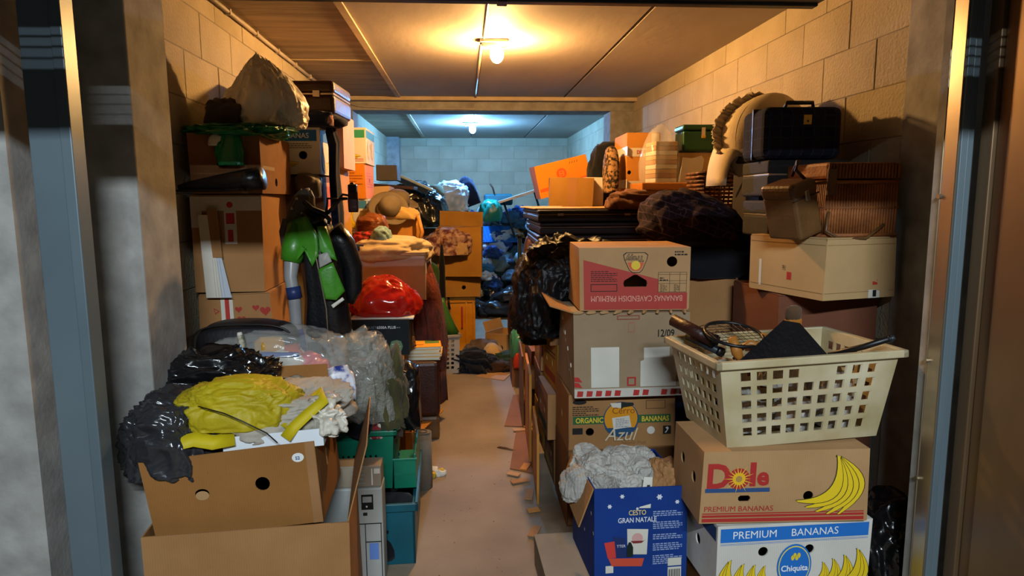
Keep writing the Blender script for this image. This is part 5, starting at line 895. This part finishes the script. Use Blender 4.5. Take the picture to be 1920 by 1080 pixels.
for i, z in enumerate((0, .36, .72, 1.08)): Carton('cardboard_carton', ('floor', 'second', 'third', 'top')[i] + ' carton of the column under the red-taped carton', ((1.25, 4.72, z), 0, .5, .352), .40, (CARD_D, CARD)[i % 2], top='flaps')
for i, z in enumerate((0, .36, .72, 1.08)): Carton('cardboard_carton', ('floor', 'second', 'third', 'top')[i] + ' carton of the column under the black draped bag', ((1.30, 5.2, z), 0, .48, .352), .4, CARD_D, top='flaps')
lump('cushion', 'leopard patterned cushion squeezed beside the red-taped carton', 'cushion', P(1145, 362, 4.8)+Vector((0, 0, 0)), (.11, .22, .34), mat('leopard', '#8a6a44', '#1c130c', scale=38, contrast=.12, rough=.9, detail=2), 'x', 180, sub=4, amp=.1, box_=.6)
lump('garbage_bag', 'tall black bag slumped behind the leopard cushion', 'garbage bag', P(1138, 388, 5.3), (.30, .3, .52), BLKFAB, 'bag', 181, sub=4, amp=.16, box_=.6)
# orange fruit box, brown carton, banana box
for i, z in enumerate((0, .36, .72, 1.06)): Carton('cardboard_carton', ('floor', 'second', 'third', 'top')[i] + ' carton of the column under the bright orange box', ((.80, 5.34, z), 0, .46, .345), .4, (CARD_D, CARD)[i % 2], top='flaps')
c = Carton('fruit_box', 'bright orange tilted fruit box with red round logo', ((.85, 5.46, 1.55), .0, .44, .27), .36, CARD_OR, 'fruit box', jit=.006, ry=-.24, holes={'front': [circ(.14, .10, .016), circ(.30, .10, .016)]})
c.decal('front', [circ(.21, .165, .042, 20)], flat('#c8501c'), 'round_logo'); c.decal('front', [rect(.19, .14, .23, .185), [(.196, .146), (.196, .158), (.224, .158), (.224, .146)], [(.196, .166), (.196, .178), (.224, .178), (.224, .166)]], flat('#e07a2a'), 'logo_letter', 3); c.decal('front', [[(.2, .09), (W*0+.43, .10), (.43, .05), (.01, .05), (.01, .075)]], flat('#d2581c'), 'red_band')
c.decal('front', [circ(.14, .10, .0155)], CARD_OR, 'hole_plug', -1.5); c.decal('front', [circ(.30, .10, .0155)], CARD_OR, 'hole_plug', -1.5)
for i in range(4): c.decal('front', [[(.29+i*.02, .225), (.294+i*.02, .225), (.30+i*.02, .243), (.296+i*.02, .243)]], INK, 'handwriting')
c = Carton('cardboard_carton', 'brown carton standing on the dark suitcases before the orange box', face(1030, 1112, 335, 392, 5.0, 4.96, z0=1.41, z1=1.655), .3, card('cardboard_olive', '#9a7234', '#7c5824'), jit=.008, tape=(('front', .17, .06),)); Carton('banana_box', 'banana box edge peeking out right of the brown carton', ((1.0, 5.1, 1.44), -.1, .14, .22), .2, CARD_W, 'banana box')
# dark suitcases on the aisle side boxes
for i in range(3):
    suitcase('suitcase', ('lowest dark purple', 'middle dark', 'top dark blue-black')[i] + ' suitcase of the pile behind the red and tan banana box', (.76+.012*(i % 2), 3.88-.01*i, (1.215, 1.29, 1.365)[i]), -.03+.02*i, .66, .95 if i < 2 else .9, .07, mat(('suit_plum', 'suit_plum2', 'suit_navy')[i], ('#2c1a26', '#241822', '#181a26')[i], None, rough=.5, bump=.1), handle=False, lock=(i == 2), bev=.012)
t = thing('cardboard_sheet', 'thin board lying on top of the dark suitcases', 'board', (.74, 3.95, 1.437)); box('panel', -.32, .30, 0, .75, 0, .006, CARD_L, t, .001); box('panel_edge', -.34, -.05, .7, .8, .0, .01, PALE, t, .002)
def drape(name, label, cat, secs, m, seed, fold=.14, k=7):
    t = thing(name, label, cat, secs[0][:3]); loft('film', [(x-secs[0][0], y-secs[0][1], z-secs[0][2], rx, ry) for x, y, z, rx, ry in secs], m, t, n=64, fold=fold, k=k, seed=seed); return t
BB2 = mat('black_film', '#101013', '#0a0a0c', scale=5, rough=.5, bump=.5, bscale=14, spec=.3, stretch=(1, 1, .4))
lump('garbage_bag', 'big black garbage bag bulging into the aisle beside the red and tan banana box', 'garbage bag', (.415, 3.5, .80), (.34, .56, .44), BB2, 'bag', 190, sub=6, amp=.26, lean=(.16, 0), box_=.85)
lump('garbage_bag', 'upper black garbage bag draped below the dark suitcases', 'garbage bag', (.56, 3.42, 1.02), (.46, .44, .28), BB2, 'bag', 191, sub=6, amp=.3, box_=.9)
lump('garbage_bag', 'small black garbage bag hanging lowest over the aisle-side boxes', 'garbage bag', (.40, 3.72, .70), (.22, .36, .22), BB2, 'bag', 195, sub=4, amp=.3)
# plaid blanket heap
lump('blanket', 'dark plaid blanket heaped behind the dark suitcases', 'blanket', P(1288, 474, 3.42), (.56, .5, .30), plaid('dark_plaid', '#221a20', '#5a4650', '#34262e', 26), 'cloth', 200, sub=5, amp=.2, box_=.75, ry=.38)
lump('garment', 'black coat folded below the dark plaid blanket', 'coat', P(1320, 515, 3.3), (.46, .4, .22), BLKFAB, 'cloth', 201, sub=4, amp=.15)
lump('shirt', 'brown crumpled shirt lying on the board by the plaid blanket', 'shirt', P(1185, 392, 3.9), (.28, .25, .10), fabric('#7a5030', '#4a2e1a'), 'cloth', 202, sub=4, amp=.3)
t = thing('shoe', 'dark shoe on the suitcases next to the crumpled shirt', 'shoe', P(1185, 385, 4.3), -.5); lump('upper', None, None, (0, 0, .01), (.2, .08, .085), LEATH, 'x', 203, parent=t, sub=4, amp=.2, lean=(.2, 0)); box('sole', -.1, .1, -.035, .035, 0, .014, BLACKP, t, .006)
# ================================================================== BACK HEAP
def col(i): return ('#1c3f78', '#2c6a9c', '#8fb0c4', '#15161c', '#22324a', '#4f7fa8', '#b8c4cc', '#0f1f38', '#2a2a30', '#5a7a8c')[i % 10]
cn = ('navy blue', 'mid blue', 'pale blue', 'black', 'slate blue', 'sky blue', 'white', 'midnight blue', 'charcoal', 'grey-blue')
rr = random.Random(77); protos = {}
kinds = []
for s_ in range(6): kinds.append(lumpmesh((.34, .32, .26), ('cloth', 'bag', 'paper')[s_ % 3], 300+s_, sub=4, amp=.46, box_=.9))
n_ = 0; heap_top = lambda y, x=.3: max(0, min(1.32, (y-8.15)*(1.3 if x < .08 or x > .8 else .68)))
def heap(x, y, z, i, s=1.0):
    c_ = i % 10; m = bagmat(col(c_)) if c_ in (3, 7, 8) else fabric(col(c_)); me = kinds[i % 6].copy(); me.materials.clear(); me.materials.append(m)
    where = ('at the foot of', 'halfway up', 'near the top of')[0 if z < .3 else 1 if z < .8 else 2] + ' the rear heap, ' + ('left part' if x < -.2 else 'centre' if x < .45 else 'right part')
    if c_ in (3, 7, 8): nm, ct, lb = 'garbage_bag', 'garbage bag', cn[c_] + ' glossy bag ' + where
    else: nm, ct, lb = 'garment', 'garment', cn[c_] + ' crumpled garment ' + where
    o = link(nm, me, None, None, True); o.location = (x, y, z); o.rotation_euler = (rr.uniform(-.3, .3), rr.uniform(-.3, .3), rr.uniform(0, 6)); sc = rr.uniform(.8, 1.25)*s; o.scale = (sc*rr.uniform(.8, 1.35), sc, sc*rr.uniform(.55, .9)); tag(o, lb, ct, cn[c_] + ' pieces in the rear heap')
for yi in range(6):
    y = 8.42+yi*.36
    for xi in range(8):
        x = -.84+xi*.32+rr.uniform(-.04, .04); top = heap_top(y, x)+rr.uniform(-.05, .05); zz = max(0, top-.2)
        if x > 1.42 or y > 10.6: continue
        heap(x, y+rr.uniform(-.06, .06), zz, rr.randrange(10))
        if zz > .3: heap(x, y, zz-.27, rr.choice((3, 7, 8)), 1.05)
for i in range(44):     # smaller pieces on the slope facing the aisle
    y = 8.25+rr.uniform(0, 1.7); heap(.15+rr.uniform(-.35, .75), y, max(0, heap_top(y)+rr.uniform(-.04, .1)), rr.choice((0, 1, 2, 6, 5, 5, 6, 2, 1, 8, 2)), .78)
# large pieces resting on the heap
lump('garbage_bag', 'large black sheet draped on the left of the rear heap', 'tarpaulin', P(795, 425, 7.6), (.62, .6, .50), BLACKBAG, 'bag', 210, sub=5, amp=.2, lean=(-.35, 0))
for i, z in enumerate((0, .3, .6)): Carton('cardboard_carton', ('floor', 'middle', 'top')[i] + ' carton under the black sheet at the left of the rear heap', ((-.55, 7.6, z*1.3), 0, .6, .385), .5, CARD_D, top='flaps')
t = thing('ironing_board', 'pale blue-white board lying tilted across the left of the heap', 'board', P(755, 335, 7.0), 0, None, 0, .42); box('board', -.3, .32, 0, .35, 0, .03, mat('board_white', '#b8ccd8', '#9fb4c2', rough=.4), t, .012, 3); box('trestle', -.28, .28, .15, .18, -.05, 0, GREYP, t, .004)
Carton('cardboard_carton', 'grey wrapped box on the dark board at the left', face(706, 745, 310, 338, 6.6, 6.6), .3, card('cardboard_dusk', '#6a6460', '#55504c'))
t = thing('dark_board', 'dark wooden board behind the felt hats', 'board', P(715, 345, 6.3), 0, None, 0, .08); box('board', -.35, .3, 0, .5, -.03, 0, LEATH, t, .004); box('support', -.3, -.26, .1, .4, -1.45, -.03, LEATH, t)
lump('plastic_bag', 'pale blue-white plastic bag with coloured print on the rear heap', 'bag', P(846, 395, 8.6), (.46, .4, .36), mat('printed_white_bag', '#cfdbe4', '#9fb0c0', scale=5, rough=.35, bump=.2), 'bag', 211, sub=5, amp=.22)
lump('backpack', 'upright navy backpack on the rear heap', 'backpack', P(888, 385, 8.7), (.24, .22, .38), NAVYF, 'x', 212, sub=4, amp=.14, box_=.55, ry=-.35)
t = thing('handbag', 'black handbag with curved top lying on the rear heap', 'handbag', P(872, 424, 8.95)); lump('body', None, None, (0, 0, 0), (.30, .16, .16), BLKLEATH, 'x', 213, parent=t, sub=4, amp=.08, box_=.6, ry=.45); tube('handle', [(-.12, 0, .14), (-.06, -.02, .22), (.04, -.02, .2), (.1, 0, .08)], .009, BLKLEATH, t)
lump('teal_bag', 'teal plastic bag on the rear heap under the tilted board', 'bag', P(920, 415, 8.8), (.3, .3, .28), mat('teal_bag', '#1c8a7c', '#126458', rough=.3), 'bag', 214, sub=4, amp=.25)
t = thing('blue_crate', 'blue ribbed plastic lid tilted on the rear heap', 'crate lid', P(938, 455, 9.2), .2, None, .6); box('plate', -.25, .25, 0, .36, 0, .02, flat('#1c5ca8', .4), t, .004)
for i in range(11): box('rib', -.24+i*.046, -.225+i*.046, .02, .34, .02, .03, flat('#1c5ca8', .4), t)
t = thing('table_top', 'large pale tabletop lying tilted across the right of the rear heap', 'board', P(960, 374, 9.0), 0, None, 0, -.3); box('panel', -.36, .5, 0, .55, -.0, .03, mat('dull_white_board', '#b0a898', '#968e7e', rough=.5), t, .004); box('edge_strip', -.36, .5, -.006, 0, .0, .03, GALV, t)
for x in (-.1, .35): tube('leg', [(x, .3, 0), (x, .3, -.6)], .015, DARKST, t)
t = thing('hard_case', 'teal hard case behind the backpack at the back wall', 'case', P(935, 385, 9.4)); box('shell', -.2, .2, 0, .3, 0, .16, TEALD, t, .03, 3); tube('handle', [(-.06, -.01, .16), (-.08, -.02, .24), (-.12, -.02, .30)], .012, LEATH, t)
# stand, saws on the right of the aisle at d 5..6
t = thing('metal_post', 'dark upright post at the right side of the aisle by the heap', 'post', (.56, 6.7, 0)); tube('shaft', [(0, 0, 0), (0, 0, 1.12)], .022, DARKST, t); tube('cap', [(0, 0, 1.12), (0, 0, 1.15)], .04, DARKST, t)
lump('leather_bag', 'brown leather piece hanging beside the dark post', 'leather', (.64, 6.1, .85), (.2, .18, .34), LEATH2, 'x', 215, sub=4, amp=.25); lump('leather_bag', 'dark red leather bag below the black bags at the far right of the aisle', 'bag', (.48, 5.95, .26), (.2, .3, .42), LEATH, 'x', 216, sub=4, amp=.2)
for i, z in enumerate((0, .3, .57)): Carton('cardboard_carton', ('floor', 'second', 'third')[i] + ' carton behind the aisle-side boxes near the dark post', ((.72, 6.0, z), 0, .34, .29 if i == 0 else .26), .4, CARD_D, top='flaps')
# ================================================================== FLOOR ITEMS
c = Carton('cardboard_carton', 'small tan carton with a round black logo on the far floor', face(911, 950, 632, 680, 6.25, 6.1, z0=0, z1=.23), .3, CARD_T, jit=.006, top='open', flap_ang={'left': 20}); c.decal('front', [circ(c.w*.72, .10, .028, 20)], INK, 'round_logo')
lump('jacket', 'black jacket crumpled on the floor at the end of the aisle', 'jacket', Gp(888, 692), (.36, .36, .17), BLKFAB, 'cloth', 220, sub=5, amp=.4); lump('jacket', 'grey-brown sweater on the floor behind the black jacket', 'sweater', Gp(903, 676), (.3, .3, .19), fabric('#6a5844', '#42372b'), 'cloth', 221, sub=4, amp=.3)
lump('soft_toy', 'cream soft bundle on the floor before the small tan carton', 'bundle', Gp(924, 684), (.19, .18, .19), fabric('#c8a468', '#a8844a'), 'x', 222, sub=4, amp=.25); lump('green_cloth', 'dark green cloth on the floor beside the cream bundle', 'cloth', Gp(948, 685), (.22, .24, .13), fabric('#2c4630', '#1c2e20'), 'cloth', 223, sub=4, amp=.3); lump('brown_cloth', 'dark brown cloth on the floor in front of the cream bundle', 'cloth', Gp(932, 695), (.26, .18, .09), fabric('#3a281c'), 'cloth', 224, sub=4, amp=.3)
sheet('flat cardboard piece on the floor by the black jacket', [Gp(*q) for q in ((892, 706), (945, 714), (958, 702), (915, 696))], .001, .005, CARD_L)
lump('plastic_bag', 'crumpled teal plastic bag at the end of the aisle-side boxes', 'bag', P(975, 668, 5.2), (.17, .2, .24), mat('teal_film', '#4a9a86', '#2c6a5c', rough=.3, bump=.2, bscale=20), 'paper', 225, sub=4, amp=.3); Carton('cardboard_carton', 'open carton on the floor holding the crumpled teal bag', ((.52, 5.18, 0), 0, .3, .36), .3, CARD_D, top='closed')
lump('red_wrapper', 'small red wrapper below the crumpled teal bag', 'wrapper', P(970, 690, 5.1), (.06, .06, .12), flat('#b83a24', .4), 'paper', 226, sub=3, amp=.3)
t = thing('paper_scrap', 'small heap of torn colourful paper scraps on the aisle floor', 'paper scraps', Gp(815, 893))
for i in range(9): a = rr.uniform(0, 6); lump('scrap', None, None, (.045*math.cos(a)*rr.uniform(.2, 1.2), .05*math.sin(a)*rr.uniform(.2, 1.2), 0), (.05, .04, .035), (PAPER, flat('#b89a2c'), flat('#6a4a3a'), PAPER, flat('#8a8070'))[i % 5], 'paper', 230+i, parent=t, sub=2, amp=.4, smooth=False)
sheet('long brown cardboard sheet on the floor along the right boxes, middle', [Gp(*q) for q in ((946, 800), (1000, 802), (1000, 740), (962, 742))], .001, .006, CARD_D); sheet('long brown cardboard sheet on the floor along the right boxes, front', [Gp(*q) for q in ((956, 880), (1005, 890), (1003, 808), (968, 808))], .001, .006, CARD_D)
for i, (px, py, a, l) in enumerate(((975, 905, .3, .10), (985, 878, 1.2, .09), (963, 892, 2.6, .07), (992, 930, 1.4, .12), (1000, 960, .2, .06), (985, 808, .05, .16), (1002, 1000, 1.2, .1), (998, 800, .6, .12))):
    o = box('cardboard_scrap', -l/2, l/2, -.02, .02, 0, .005, (CARD, CARD_O, CARD_L)[i % 3]); o.location = Gp(px, py) + Vector((0, 0, .008)); o.rotation_euler = (0, 0, a); tag(o, 'small torn cardboard scrap on the floor along the right boxes', 'cardboard', 'cardboard scraps in the aisle')
t = thing('twig', 'thin bent stick lying on the aisle floor', 'stick', Gp(945, 842)); tube('stem', [(-.03, .03, .004), (.02, -.0, .006), (.06, -.04, .005)], .004, LEATH2, t, 6); tube('branch', [(-.04, .02, .004), (.03, -.02, .005), (.07, -.045, .006)], .003, LEATH2, t, 6)
vs, fs = [], []
for i in range(70):
    px, py = rr.uniform(790, 1000), rr.uniform(700, 1080); p = Gp(px, py); s_ = rr.uniform(.002, .006)
    b = len(vs); a = rr.uniform(0, 6); vs += [p+Vector((s_*math.cos(a+q*2.1), s_*math.sin(a+q*2.1), .0005)) for q in range(3)] + [p+Vector((0, 0, s_*.6))]; fs += [(b, b+1, b+3), (b+1, b+2, b+3), (b+2, b, b+3)]
o = pyd('floor_debris', vs, fs, CARD_D); tag(o, 'scattered crumbs and dirt on the aisle floor', 'debris', None, 'stuff')
for k, v in LABELS.items():
    if len(v) > 1 and not all(bpy.data.objects[n].get('group') for n in v if n in bpy.data.objects): print('DUPLICATE LABEL', k, v)
